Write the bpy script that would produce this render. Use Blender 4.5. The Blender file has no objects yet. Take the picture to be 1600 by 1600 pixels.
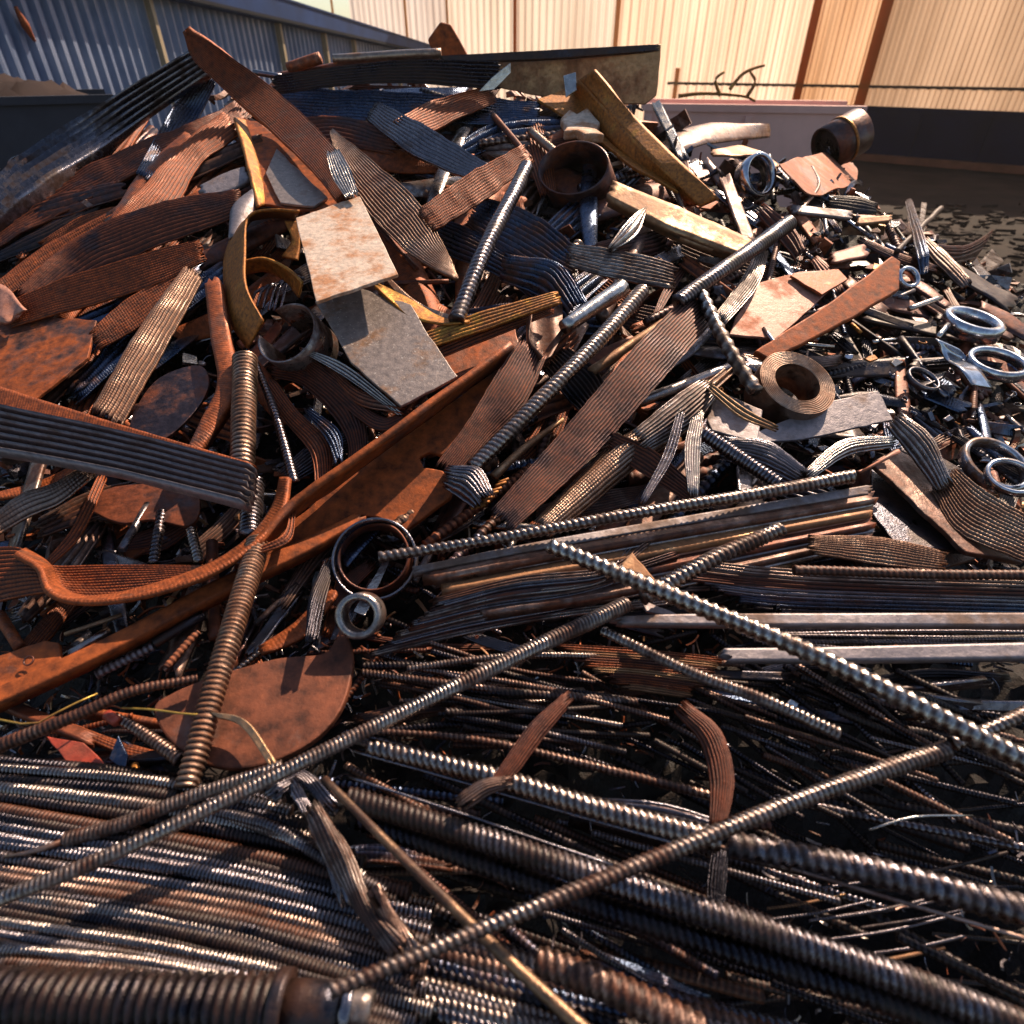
import bpy, math, random
import numpy as np
from mathutils import Vector
R = random.Random(7)
sc = bpy.context.scene
COL = sc.collection
PI = math.pi
# ------------------------------------------------------------------ camera numbers
F, PITCH, H = 960.0, math.radians(36.5), 1.75
CP, SP = math.cos(PITCH), math.sin(PITCH)
def ray(px, py):
    u, v = px - 800.0, py - 800.0
    return np.array([u, F*CP - v*SP, -F*SP - v*CP]) / F       # z-depth 1
CAM = np.array([0, 0, H])
def interp(tab, y):
    if y <= tab[0][0]: return tab[0][1]
    for (a, va), (b, vb) in zip(tab, tab[1:]):
        if y <= b:
            t = (y-a)/(b-a); return va + (vb-va)*t
    return tab[-1][1]
TA = [(-1, .78), (.5, .82), (1.2, .93), (2.0, 1.24), (2.7, 1.52), (3.1, 1.62), (3.7, 1.3), (5, .3), (5.8, -.1)]
TB = [(-1, .74), (1.0, .8), (1.8, .8), (2.6, .85), (3.5, .88), (4.1, .72), (5.2, .2), (6, -.1)]
TS = [(.4, 0), (.82, .16), (1.19, .3), (1.5, .38), (1.9, .65), (2.6, 1)]
TC = [(-1, .78), (1.2, .9), (2.0, 1.1), (3.0, 1.36), (3.7, 1.0), (5, .1), (5.8, -.1)]
def sm(a, b, x):
    t = min(1, max(0, (x-a)/(b-a))); return t*t*(3-2*t)
def h(x, y):
    a = interp(TA, y)
    if x > .4: s = interp(TS, x); a = a + (interp(TB, y)-a)*s
    elif x < -1: s = sm(1.0, 2.3, -x); a = a + (interp(TC, y)-a)*s
    # the pile ends at its sides
    if x > 4.5: a -= (x-4.5)*.8
    if x < -4.2: a -= (-x-4.2)*.8
    return max(a, -.1)
def surf(px, py):
    d = ray(px, py)
    ycap = 3.05 if px < 1000 else 3.05 + min(1, (px-1000)/250)*.9
    t, st = .3, .03
    while True:
        p = CAM + d*t
        if p[2] < h(p[0], p[1]) or p[1] > ycap: break
        t += st*(1+t*.3)
    lo, hi = t - st*(1+t*.3), t
    for _ in range(8):
        m = (lo+hi)/2; p = CAM + d*m
        if p[2] < h(p[0], p[1]) or p[1] > ycap: hi = m
        else: lo = m
    return hi
def P(px, py, lift=0.0):                      # a point on the pile, lifted towards the open side
    t = surf(px, py); t = t - lift*min(2.2, max(.7, t/1.2))
    return CAM + ray(px, py)*t
def depth_of(p):
    d = np.asarray(p) - CAM
    return d[1]*CP - d[2]*SP
def PY(px, py, y):                            # a point at world distance y
    d = ray(px, py); return CAM + d*(y/d[1])
# ------------------------------------------------------------------ materials
MATS = {}
def new_mat(name):
    m = bpy.data.materials.new(name); m.use_nodes = True
    nt = m.node_tree; b = nt.nodes['Principled BSDF']
    return m, nt, b
def metal(name, steel, rust, frac, rough=.32, dark=.25, metallic=1.0, hatch=0.0, bump=.35, scale=9.0, speck=0.0, rustmet=.35):
    if name in MATS: return MATS[name]
    m, nt, b = new_mat(name); N = nt.nodes; L = nt.links
    tc = N.new('ShaderNodeTexCoord'); oi = N.new('ShaderNodeObjectInfo')
    ad = N.new('ShaderNodeVectorMath'); ad.operation = 'ADD'
    ml = N.new('ShaderNodeMath'); ml.operation = 'MULTIPLY'; ml.inputs[1].default_value = 37.0
    L.new(oi.outputs['Random'], ml.inputs[0]); L.new(tc.outputs['Object'], ad.inputs[0]); L.new(ml.outputs[0], ad.inputs[1])
    def noise(sc_, det, rg=.6):
        n = N.new('ShaderNodeTexNoise'); n.inputs['Scale'].default_value = sc_; n.inputs['Detail'].default_value = det
        n.inputs['Roughness'].default_value = rg; L.new(ad.outputs[0], n.inputs['Vector']); return n
    def ramp(src, p0, c0, p1, c1):
        r = N.new('ShaderNodeValToRGB'); e = r.color_ramp.elements
        e[0].position, e[0].color = p0, c0; e[1].position, e[1].color = p1, c1
        L.new(src, r.inputs[0]); return r
    n1 = noise(scale, 9, .68); n2 = noise(scale*7, 6); n3 = noise(230, 4, .7)
    c = 1-frac; k = .32 + .36*c
    # per object rust amount
    ofs = N.new('ShaderNodeMath'); ofs.operation = 'MULTIPLY_ADD'
    L.new(oi.outputs['Random'], ofs.inputs[0]); ofs.inputs[1].default_value = .16; ofs.inputs[2].default_value = -.08
    sm_ = N.new('ShaderNodeMath'); sm_.operation = 'ADD'; L.new(n1.outputs[0], sm_.inputs[0]); L.new(ofs.outputs[0], sm_.inputs[1])
    mask = ramp(sm_.outputs[0], k-.07, (0, 0, 0, 1), k+.07, (1, 1, 1, 1))
    rc = ramp(n2.outputs[0], .3, tuple(x*dark for x in rust)+(1,), .68, tuple(rust)+(1,))
    e = rc.color_ramp.elements.new(.8); e.color = (min(1, rust[0]*1.5), rust[1]*1.7, rust[2]*1.2, 1)
    scol = ramp(n2.outputs[0], .3, tuple(x*.55 for x in steel)+(1,), .7, tuple(steel)+(1,))
    mx = N.new('ShaderNodeMixRGB'); L.new(mask.outputs[0], mx.inputs[0]); L.new(scol.outputs[0], mx.inputs[1]); L.new(rc.outputs[0], mx.inputs[2])
    col = mx.outputs[0]
    if speck:
        vo = noise(95, 3, .8); sr = ramp(vo.outputs[0], .62, (0, 0, 0, 1), .68, (1, 1, 1, 1))
        sml = N.new('ShaderNodeMath'); sml.operation = 'MULTIPLY'; sml.inputs[1].default_value = speck; L.new(sr.outputs[0], sml.inputs[0])
        m2 = N.new('ShaderNodeMixRGB'); L.new(sml.outputs[0], m2.inputs[0]); L.new(col, m2.inputs[1]); m2.inputs[2].default_value = (.6, .52, .46, 1); col = m2.outputs[0]
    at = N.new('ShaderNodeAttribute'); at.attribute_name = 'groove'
    gd = N.new('ShaderNodeMixRGB'); gd.blend_type = 'MULTIPLY'; L.new(at.outputs['Fac'], gd.inputs[0]); L.new(col, gd.inputs[1]); gd.inputs[2].default_value = (.24, .17, .15, 1); col = gd.outputs[0]  # rib grooves darkened in the colour: crevice dirt and painted-in shade together
    L.new(col, b.inputs['Base Color'])
    mr = N.new('ShaderNodeMapRange'); mr.inputs['To Min'].default_value = rough; mr.inputs['To Max'].default_value = min(.85, rough+.22)
    L.new(mask.outputs[0], mr.inputs['Value'])
    ra = N.new('ShaderNodeMath'); ra.operation = 'MULTIPLY_ADD'; L.new(n2.outputs[0], ra.inputs[0]); ra.inputs[1].default_value = .22
    sb = N.new('ShaderNodeMath'); sb.operation = 'ADD'; L.new(mr.outputs[0], sb.inputs[0]); sb.inputs[1].default_value = -.11
    L.new(sb.outputs[0], ra.inputs[2]); L.new(ra.outputs[0], b.inputs['Roughness'])
    mm = N.new('ShaderNodeMapRange'); mm.inputs['To Min'].default_value = metallic; mm.inputs['To Max'].default_value = rustmet
    L.new(mask.outputs[0], mm.inputs['Value']); L.new(mm.outputs[0], b.inputs['Metallic'])
    hsum = N.new('ShaderNodeMath'); hsum.operation = 'ADD'; L.new(n2.outputs[0], hsum.inputs[0])
    h3 = N.new('ShaderNodeMath'); h3.operation = 'MULTIPLY'; h3.inputs[1].default_value = .5; L.new(n3.outputs[0], h3.inputs[0]); L.new(h3.outputs[0], hsum.inputs[1])
    bp = N.new('ShaderNodeBump'); bp.inputs['Strength'].default_value = bump; bp.inputs['Distance'].default_value = .004
    L.new(hsum.outputs[0], bp.inputs['Height'])
    nrm = bp.outputs[0]
    if hatch:
        w = N.new('ShaderNodeTexWave'); w.bands_direction = 'Y'; w.inputs['Scale'].default_value = hatch; w.inputs['Distortion'].default_value = 2.5
        w.inputs['Detail'].default_value = 1; w.inputs['Detail Scale'].default_value = 3
        L.new(tc.outputs['UV'], w.inputs['Vector'])
        b2 = N.new('ShaderNodeBump'); b2.inputs['Strength'].default_value = .25; b2.inputs['Distance'].default_value = .002
        L.new(w.outputs[0], b2.inputs['Height']); L.new(nrm, b2.inputs['Normal']); nrm = b2.outputs[0]
    L.new(nrm, b.inputs['Normal'])
    MATS[name] = m; return m
M = {
 'steel':  metal('worn steel', (.46, .39, .36), (.13, .052, .032), .38, .24, .3),
 'bright': metal('bright steel', (.62, .57, .54), (.24, .13, .08), .22, .24, .4),
 'brown':  metal('brown steel', (.36, .25, .21), (.16, .055, .028), .64, .28, .3),
 'rust':   metal('rust', (.27, .14, .10), (.37, .082, .018), .84, .38, .28, hatch=44),
 'rustp':  metal('rust plate', (.20, .12, .10), (.42, .092, .016), .87, .46, .22, scale=6),
 'darkrust': metal('dark rust', (.12, .08, .08), (.21, .050, .018), .64, .32, .3, hatch=0),
 'tanrib': metal('tan ribbed metal', (.42, .29, .22), (.26, .11, .055), .5, .32, .4, hatch=44),
 'tan':    metal('tan bar', (.50, .31, .18), (.36, .16, .07), .55, .4, .5),
 'blue':   metal('blue steel', (.095, .125, .20), (.14, .045, .022), .38, .28, .35, hatch=44),
 'dark':   metal('dark steel', (.055, .052, .065), (.05, .02, .013), .5, .26, .4),
 'gun':    metal('gunmetal', (.25, .23, .26), (.07, .034, .026), .34, .24, .4),
 'rustd':  metal('brown rust plate', (.24, .16, .14), (.22, .062, .028), .68, .42, .22, scale=5),
 'brass':  metal('brass brown bar', (.34, .20, .12), (.09, .038, .022), .42, .34, .3),
 'gold':   metal('gold rust', (.62, .31, .07), (.50, .17, .025), .75, .36, .22, scale=14),
 'pale':   metal('pale rusted plate', (.74, .56, .44), (.50, .22, .10), .42, .55, .6, metallic=.1, scale=11, speck=.5, rustmet=.0),
 'grey':   metal('grey plate', (.30, .235, .21), (.24, .11, .05), .42, .42, .5, metallic=.4, speck=.75),
 'pink':   metal('pink plate', (.50, .22, .15), (.40, .13, .06), .4, .52, .6, metallic=.15),
 'lilac':  metal('lilac flat bar', (.30, .25, .26), (.20, .12, .09), .32, .48, .6, metallic=.55),
 'glint':  metal('polished ring', (.62, .63, .70), (.20, .10, .06), .30, .18, .4, bump=.1),
 'red':    metal('red paint', (.42, .06, .03), (.3, .07, .04), .4, .4, .5, metallic=.1),
 'yellow': metal('yellow wire', (.55, .34, .07), (.3, .14, .04), .3, .4, .5, metallic=.6),
}
# ------------------------------------------------------------------ object helpers
GROOVE = [None]
def mesh_obj(name, verts, faces, mat, parent=None, uvs=None, smooth=True, label=None, cat=None, group=None, kind=None):
    verts = np.asarray(verts, dtype=float)
    c = verts.mean(axis=0) if parent is None else np.array(parent.location)
    me = bpy.data.meshes.new(name)
    me.from_pydata((verts-c).tolist(), [], faces)
    if uvs is not None:
        ul = me.uv_layers.new(name='UVMap'); li = np.empty(len(me.loops), dtype=np.int32)
        me.loops.foreach_get('vertex_index', li)
        ul.data.foreach_set('uv', np.asarray(uvs, dtype=np.float32)[li].ravel())
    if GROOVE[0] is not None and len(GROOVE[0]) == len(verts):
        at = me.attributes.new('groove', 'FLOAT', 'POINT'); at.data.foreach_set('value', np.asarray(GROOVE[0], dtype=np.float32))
    GROOVE[0] = None
    if smooth: me.polygons.foreach_set('use_smooth', [True]*len(me.polygons))
    me.materials.append(mat if not isinstance(mat, str) else M[mat])
    o = bpy.data.objects.new(name, me); COL.objects.link(o)
    if parent is None: o.location = c
    else: o.parent = parent
    tag(o, label, cat, group, kind)
    return o
def tag(o, label=None, cat=None, group=None, kind=None):
    if label: o['label'] = label
    if cat: o['category'] = cat
    if group: o['group'] = group
    if kind: o['kind'] = kind
def empty(name, loc, label=None, cat=None, group=None):
    o = bpy.data.objects.new(name, None); COL.objects.link(o); o.location = loc; o.empty_display_size = .05
    tag(o, label, cat, group); return o
def catmull(pts, n):
    pts = np.asarray(pts, dtype=float)
    if len(pts) == 2:
        t = np.linspace(0, 1, n)[:, None]; return pts[0]*(1-t)+pts[1]*t
    k = len(pts)-1; out = []
    ext = np.vstack([2*pts[0]-pts[1], pts, 2*pts[-1]-pts[-2]])
    for s in np.linspace(0, k, n):
        i = min(int(s), k-1); t = s-i; p0, p1, p2, p3 = ext[i:i+4]
        out.append(.5*((2*p1)+(-p0+p2)*t+(2*p0-5*p1+4*p2-p3)*t*t+(-p0+3*p1-3*p2+p3)*t**3))
    return np.array(out)
def norm(v):
    v = np.asarray(v, dtype=float); n = np.linalg.norm(v, axis=-1, keepdims=True); return v/np.maximum(n, 1e-9)
def tube_data(path, rad, pitch=.01, style='hoop', depth=.13, sides=12, starts=1, cap=True, wob=0):
    """swept rod; ribs are real ridges. path (n,3) rough, rad scalar or (n,)"""
    path = np.asarray(path, dtype=float); seg = np.linalg.norm(np.diff(path, axis=0), axis=1); Ln = seg.sum()
    n = max(3, int(Ln/(pitch/4.0))) if style != 'smooth' else max(4, min(80, int(Ln/.02)))
    n = min(n, 900)
    s0 = np.concatenate([[0], np.cumsum(seg)])
    fine = catmull(path, max(24, 8*len(path))); sg = np.linalg.norm(np.diff(fine, axis=0), axis=1); ss = np.concatenate([[0], np.cumsum(sg)])
    s = np.linspace(0, ss[-1], n)
    C = np.stack([np.interp(s, ss, fine[:, i]) for i in range(3)], 1)
    rad = np.atleast_1d(rad); rr = np.interp(s/ss[-1], np.linspace(0, 1, len(rad)), rad)
    if wob:
        ph = R.random()*6; C = C + np.stack([np.sin(s*9+ph), np.sin(s*7+ph*2), np.sin(s*11+ph*3)], 1)*wob
    T = norm(np.gradient(C, axis=0)); up = np.array([0, 0, 1.0]); A = norm(np.cross(T, up)); B = np.cross(A, T)
    th = np.linspace(0, 2*PI, sides, endpoint=False)
    S, TH = np.meshgrid(s, th, indexing='ij')
    if style == 'hoop':
        w = np.cos(2*PI*S/pitch + .35*np.sin(TH)*2); prof = depth*np.clip(w, -.35, 1)
    elif style == 'helix':
        w = np.cos(2*PI*S/pitch + starts*TH); prof = depth*.8*(1.5*((w+1)/2)**2.2-.5)
    elif style == 'rebar':        # two longitudinal ribs and slanted crescents
        w = np.cos(2*PI*S/pitch + 1.6*np.abs(np.sin(TH/1.0))); prof = depth*np.clip(w, -.3, 1)*(.45+.55*np.abs(np.sin(TH))) + depth*.9*np.clip(np.cos(TH)**16, 0, 1)
    else: prof = 0*S
    jit = 1 + .02*np.sin(S*37+TH*3)
    r = rr[:, None]*(1+prof)*jit
    V = C[:, None, :] + r[..., None]*(np.cos(TH)[..., None]*A[:, None, :] + np.sin(TH)[..., None]*B[:, None, :])
    V = V.reshape(-1, 3); F_ = []
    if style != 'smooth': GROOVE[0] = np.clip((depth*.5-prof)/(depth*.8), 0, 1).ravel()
    for i in range(n-1):
        a = i*sides
        for j in range(sides):
            k = (j+1) % sides; F_.append((a+j, a+k, a+sides+k, a+sides+j))
    if cap:
        F_.append(tuple(range(sides-1, -1, -1))); F_.append(tuple((n-1)*sides+j for j in range(sides)))
    uv = np.stack([TH.ravel()*r.ravel(), S.ravel()], 1)
    return V, F_, uv
DEFP = {'rebar_rod': 'rod'}
def w_px(w): return w if np.isscalar(w) else sum(w)/len(w)
def rod(pts, w, pitch=9, style='rebar', mat='steel', lift=.05, label=None, group=None, name='rebar_rod', cat='rod', depth=.13, sides=12, starts=1, wob=.0018, flat=False):
    """pts: [(px,py[,lift])] photo pixels at which the rod passes; w: width in px (scalar or per end)"""
    q = [P(p[0], p[1], p[2] if len(p) > 2 else lift) for p in pts]
    ws = [w]*len(q) if np.isscalar(w) else [w[0]+(w[1]-w[0])*i/(len(q)-1) for i in range(len(q))]
    rad = [a/2*.92*depth_of(p)/F for a, p in zip(ws, q)]
    mid = q[len(q)//2]
    if style == 'helix' and w_px(w) > 12: pitch *= 1.25; depth *= 1.25; starts = max(1, round(1.0*w_px(w)/pitch)); sides = max(sides, 18, starts*9)
    V, F_, uv = tube_data(q, rad, pitch*depth_of(mid)/F, style, depth, sides, starts, wob=wob)
    return mesh_obj(name, V, F_, mat, uvs=uv, label=label, cat=cat, group=group)
def ribbon_data(Lp, Rp, ribs=8, amp=.12, th=.004, n=48, curl=0, rag=0, endrag=0.0, profile='sin'):
    """sheet strip between two 3-D edges with lengthwise ribs and thickness"""
    Lc, Rc = catmull(Lp, n), catmull(Rp, n)
    m = (ribs*(9 if profile == 'deep' else 5)+1) if ribs else 7
    t = np.linspace(0, 1, m)
    if rag:
        ph = R.random()*9
        j = 1+rag*np.sin(np.arange(n)*2.7+ph)*np.cos(np.arange(n)*1.3+ph)
        mid = (Lc+Rc)/2; Lc = mid+(Lc-mid)*j[:, None]; Rc = mid+(Rc-mid)*j[::-1][:, None]
    X = Lc[:, None, :]*(1-t)[None, :, None]+Rc[:, None, :]*t[None, :, None]
    if endrag:
        T0 = norm(Lc[-1]-Lc[-2]+Rc[-1]-Rc[-2]); rg = np.array([R.uniform(-1, 1) for _ in t])*endrag
        X[-1] += T0*rg[:, None]; X[-2] += T0*rg[:, None]*.4
        T1 = norm(Lc[1]-Lc[0]+Rc[1]-Rc[0]); rg = np.array([R.uniform(-1, 1) for _ in t])*endrag
        X[0] += T1*rg[:, None]; X[1] += T1*rg[:, None]*.4
    ac = norm(Rc-Lc); T = norm(np.gradient((Lc+Rc)/2, axis=0)); Nn = norm(np.cross(ac, T))
    W = np.linalg.norm(Rc-Lc, axis=1)
    mid = (Lc+Rc)/2; tocam = norm(CAM-mid); sgn = np.sign((Nn*tocam).sum(1)); sgn = 1 if sgn.sum() >= 0 else -1
    Nn = Nn*sgn
    pitch = W/max(1, ribs)
    if ribs:
        w = np.cos(2*PI*t*ribs)
        if profile == 'deep': w = 1-2*np.abs(np.sin(PI*t*ribs))**.6
        hgt = pitch[:, None]*amp*w[None, :]
    else: hgt = np.zeros((n, m))
    ph = [R.random()*6 for _ in range(4)]; sv = np.linspace(0, 1, n)[:, None]*np.linalg.norm(Lc[-1]-Lc[0])
    hgt = hgt + W[:, None]*(.003 if profile == 'deep' else .009)*(np.sin(sv*31+ph[0]+3*t[None, :])+np.sin(sv*53+ph[1]-4*t[None, :])*.6+np.sin(sv*14+ph[2]+2*t[None, :]))
    if curl: hgt = hgt + (curl*W)[:, None]*(1-(2*t-1)**2)[None, :]
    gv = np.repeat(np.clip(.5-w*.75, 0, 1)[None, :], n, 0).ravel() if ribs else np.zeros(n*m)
    top = X + hgt[..., None]*Nn[:, None, :]; bot = X + (hgt-th)[..., None]*Nn[:, None, :]
    V = np.vstack([top.reshape(-1, 3), bot.reshape(-1, 3)]); o = n*m; F_ = []
    for i in range(n-1):
        for j in range(m-1):
            a = i*m+j; F_.append((a, a+1, a+m+1, a+m)); F_.append((o+a, o+a+m, o+a+m+1, o+a+1))
    for i in range(n-1):
        a = i*m; F_.append((a, a+m, o+a+m, o+a)); a = i*m+m-1; F_.append((a, o+a, o+a+m, a+m))
    for j in range(m-1):
        F_.append((j, o+j, o+j+1, j+1)); a = (n-1)*m+j; F_.append((a, a+1, o+a+1, o+a))
    sl = np.concatenate([[0], np.cumsum(np.linalg.norm(np.diff(mid, axis=0), axis=1))])
    uu = (t[None, :]-.5)*W[:, None]; vv = np.repeat(sl[:, None], m, 1); uv = np.stack([uu.ravel(), vv.ravel()], 1)
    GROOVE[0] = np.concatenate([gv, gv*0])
    return V, F_, np.vstack([uv, uv])
def strip(pts, ribs=9, mat='rust', lift=.06, tilt=0.0, amp=.24, th=.006, label=None, group=None, name='ribbed_strip', cat='metal strip', curl=0, rag=.02, endrag=.012, profile='sin', n=None, leaf=False):
    if ribs >= 5 and not leaf:
        mw = max(p[2] for p in pts)*.68; pts = [tuple(p[:2])+(max(p[2], mw),)+tuple(p[3:]) for p in pts]
    """pts: [(px,py,width_px[,lift])]; tilt: extra lift of the right hand edge, twisting the strip"""
    c = np.array([p[:2] for p in pts], dtype=float); d = norm(np.gradient(c, axis=0) if len(c) > 2 else np.repeat((c[1:]-c[:1]), 2, 0))
    nn = np.stack([-d[:, 1], d[:, 0]], 1)
    Lp, Rp = [], []
    for i, p in enumerate(pts):
        l = p[3] if len(p) > 3 else lift
        ti = tilt if np.isscalar(tilt) else tilt[0]+(tilt[1]-tilt[0])*i/(len(pts)-1)
        t = surf(p[0], p[1]); t -= l*min(2.2, max(.7, t/1.2)); hw = p[2]/2
        a, b = c[i]-nn[i]*hw, c[i]+nn[i]*hw
        # the strip lies with its width along the pile surface
        ta, tb = surf(*a), surf(*b); sl = max(-.25, min(.25, (tb-ta)/2))*.6
        Lp.append(CAM+ray(*a)*(t-sl)); Rp.append(CAM+ray(*b)*(t+sl-ti))
    ln = np.linalg.norm(np.diff(c, axis=0), axis=1).sum()
    V, F_, uv = ribbon_data(Lp, Rp, ribs, amp, th, n or int(max(14, min(70, ln/7))), curl, rag, endrag, profile)
    o = mesh_obj(name, V, F_, mat, uvs=uv, label=label, cat=cat, group=group, smooth=True)
    return o
def edge_strip(Lpts, Rpts, **k):
    """strip given by its two edges, each [(px,py,lift)]"""
    kw = dict(ribs=0, amp=.16, th=.006, n=40, curl=0, rag=0.0, endrag=0.0, profile='sin'); lab = {a: k.pop(a, None) for a in ('label', 'group', 'cat')}
    mat = k.pop('mat', 'rust'); name = k.pop('name', 'metal_strip'); parent = k.pop('parent', None); kw.update(k)
    V, F_, uv = ribbon_data([P(*p) for p in Lpts], [P(*p) for p in Rpts], **kw)
    return mesh_obj(name, V, F_, mat, parent=parent, uvs=uv, label=lab['label'], cat=lab['cat'] or (None if parent else 'metal strip'), group=lab['group'])
def poly_world(poly, lift=.06, tiltx=0.0, tilty=0.0, center=None):
    """polygon of pixels projected on one plane through the pile near its centre; tilts lean the plane"""
    cx, cy = center or (sum(p[0] for p in poly)/len(poly), sum(p[1] for p in poly)/len(poly))
    c = P(cx, cy, lift); e = 12
    a = P(cx+e*3, cy, lift)-P(cx-e*3, cy, lift); b = P(cx, cy-e*3, lift)-P(cx, cy+e*3, lift)
    nrm = norm(np.cross(a, b)); nrm = nrm + np.array([tiltx, 0, 0]) + np.array([0, tilty, 0]); nrm = norm(nrm)
    out = []
    for p in poly:
        d = ray(p[0], p[1]); t = np.dot(c-CAM, nrm)/np.dot(d, nrm); out.append(CAM+d*t)
    return np.array(out), nrm
def plate_data(W, nrm, th, warp=0.0, sub=1):
    import bmesh
    bm = bmesh.new(); vs = [bm.verts.new(tuple(p)) for p in W]; f = bm.faces.new(vs)
    r = bmesh.ops.extrude_face_region(bm, geom=[f]); 
    for v in [g for g in r['geom'] if isinstance(g, bmesh.types.BMVert)]: v.co -= Vector(nrm)*th
    bmesh.ops.recalc_face_normals(bm, faces=bm.faces)
    bmesh.ops.bevel(bm, geom=[e for e in bm.edges], offset=th*.22, segments=2, affect='EDGES', profile=.5)
    if warp:
        bmesh.ops.triangulate(bm, faces=bm.faces)
        for _ in range(3):
            lg = [e for e in bm.edges if e.calc_length() > .035]
            if not lg: break
            bmesh.ops.subdivide_edges(bm, edges=lg, cuts=1); bmesh.ops.triangulate(bm, faces=bm.faces)
        c = np.mean(W, axis=0)
        for v in bm.verts:
            p = np.array(v.co)-c
            k = warp*(math.sin(p[0]*9+c[0]*5)+math.cos(p[1]*8+p[0]*5+c[1]))
            v.co += Vector(nrm)*k
    bm.normal_update(); V = [tuple(v.co) for v in bm.verts]; F_ = [tuple(v.index for v in f.verts) for f in (bm.faces)]
    bm.verts.index_update(); F_ = [tuple(v.index for v in f.verts) for f in bm.faces]; bm.free()
    return V, F_
def rough_poly(poly, j=1.5, step=14):
    out = []
    for (a, b) in zip(poly, poly[1:]+poly[:1]):
        L_ = math.hypot(b[0]-a[0], b[1]-a[1]); n = max(1, int(L_/step))
        for i in range(n):
            t = i/n; jj = j if i else 0
            out.append((a[0]+(b[0]-a[0])*t+R.uniform(-jj, jj), a[1]+(b[1]-a[1])*t+R.uniform(-jj, jj)))
    return out
def smooth_poly(poly, k=5):
    q = [(x, y, 0) for x, y in poly]; q = q+[q[0]]; return [(p[0], p[1]) for p in catmull(q, len(poly)*k+1)[:-1]]
def plate(poly, mat='rustp', lift=.06, th=.008, tiltx=0, tilty=0, label=None, name='steel_plate', cat='metal plate', warp=.0, j=1.0, parent=None, group=None):
    W, nr = poly_world(rough_poly(poly, j), lift, tiltx, tilty)
    if np.dot(nr, CAM-W[0]) < 0: nr = -nr
    V, F_ = plate_data(W, nr, th, warp)
    o = mesh_obj(name, V, F_, mat, label=label, cat=cat if parent is None else None, smooth=False, parent=parent, group=group)
    return o
def frame_of(n):
    n = norm(n); a = norm(np.cross(n, [0.13, .2, 1])); return a, np.cross(n, a), n
def ring_data(c, nrm, ro, ri, ln, seg=40, grooves=0, squash=1.0, a0=0, a1=2*PI):
    """pipe section: axis nrm, outer/inner radius, length ln (behind c)"""
    A, B, N_ = frame_of(nrm); prof = [(ri, -ln), (ri, -ln*.5), (ri, 0), ((ri+ro)/2, (ro-ri)*.12)]
    if grooves:
        prof = [(ri, -ln), (ri, -ln*.5), (ri, 0)]
        for g in range(grooves*4+1): prof.append((ri+(ro-ri)*g/(grooves*4), (ro-ri)/grooves*.22*math.cos(g*PI/2)))
    prof += [(ro, 0), (ro, -ln*.5), (ro, -ln)]
    full = abs(a1-a0-2*PI) < 1e-6; k = seg if full else seg+1
    V, F_ = [], []; m = len(prof)
    for i in range(k):
        a = a0+(a1-a0)*i/seg
        for (r, z) in prof: V.append(c + A*math.cos(a)*r + B*math.sin(a)*r*squash + N_*z)
    for i in range(seg):
        i2 = (i+1) % k
        for q in range(m):
            q2 = (q+1) % m; F_.append((i*m+q, i2*m+q, i2*m+q2, i*m+q2))
    if not full: F_.append(tuple(range(m))); F_.append(tuple((k-1)*m+q for q in range(m-1, -1, -1)))
    uv = [(0, 0)]*len(V)
    return np.array(V), F_
def ring(px, py, rpx, wall=.25, ln=.5, nrm=(0, -.5, .85), mat='steel', lift=.06, label=None, name='pipe_ring', cat='pipe ring', grooves=0, squash=1, group=None, a0=0, a1=2*PI, seg=40):
    c = P(px, py, lift); r = rpx*depth_of(c)/F
    V, F_ = ring_data(c, np.array(nrm, dtype=float), r, r*(1-wall), r*ln, grooves=grooves, squash=squash, a0=a0, a1=a1, seg=seg)
    return mesh_obj(name, V, F_, mat, label=label, cat=cat, group=group)
# ------------------------------------------------------------------ camera, sky, sun
cam = bpy.data.cameras.new('Camera'); co = bpy.data.objects.new('Camera', cam); COL.objects.link(co)
co.location = CAM; co.rotation_euler = (math.radians(90)-PITCH, 0, 0)
cam.sensor_width = 36; cam.lens = 36*F/1600; cam.clip_start = .05; cam.clip_end = 500
cam.dof.use_dof = True; cam.dof.focus_distance = 1.5; cam.dof.aperture_fstop = 3.6
sc.camera = co
SEL, SAZ = 41, 34
SUN_EL, SUN_AZ = math.radians(SEL), math.radians(SAZ)      # azimuth measured from +Y towards +X
sd = Vector((math.sin(SUN_AZ)*math.cos(SUN_EL), math.cos(SUN_AZ)*math.cos(SUN_EL), math.sin(SUN_EL)))
sun = bpy.data.lights.new('Sun', 'SUN'); sun.energy = 5.0; sun.angle = math.radians(.6); sun.color = (1, .80, .59)
so = bpy.data.objects.new('Sun', sun); COL.objects.link(so); so.rotation_euler = sd.to_track_quat('Z', 'Y').to_euler(); so.location = (0, 0, 20)
w = bpy.data.worlds.new('World'); sc.world = w; w.use_nodes = True
bg = w.node_tree.nodes['Background']; sky = w.node_tree.nodes.new('ShaderNodeTexSky'); sky.sky_type = 'NISHITA'
sky.sun_disc = False; sky.sun_elevation = SUN_EL; sky.sun_rotation = SUN_AZ; sky.air_density = 1.2; sky.dust_density = 1.2
w.node_tree.links.new(sky.outputs[0], bg.inputs[0]); bg.inputs[1].default_value = .08
sc.view_settings.view_transform = 'Standard'; sc.view_settings.look = 'None'; sc.view_settings.exposure = EXPOSURE = .8; sc.view_settings.gamma = 1
sc.cycles.use_denoising = True; sc.cycles.max_bounces = 6; sc.cycles.diffuse_bounces = 3; sc.cycles.glossy_bounces = 4
sc.cycles.transmission_bounces = 4; sc.cycles.sample_clamp_indirect = 6; sc.cycles.caustics_reflective = False
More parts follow.
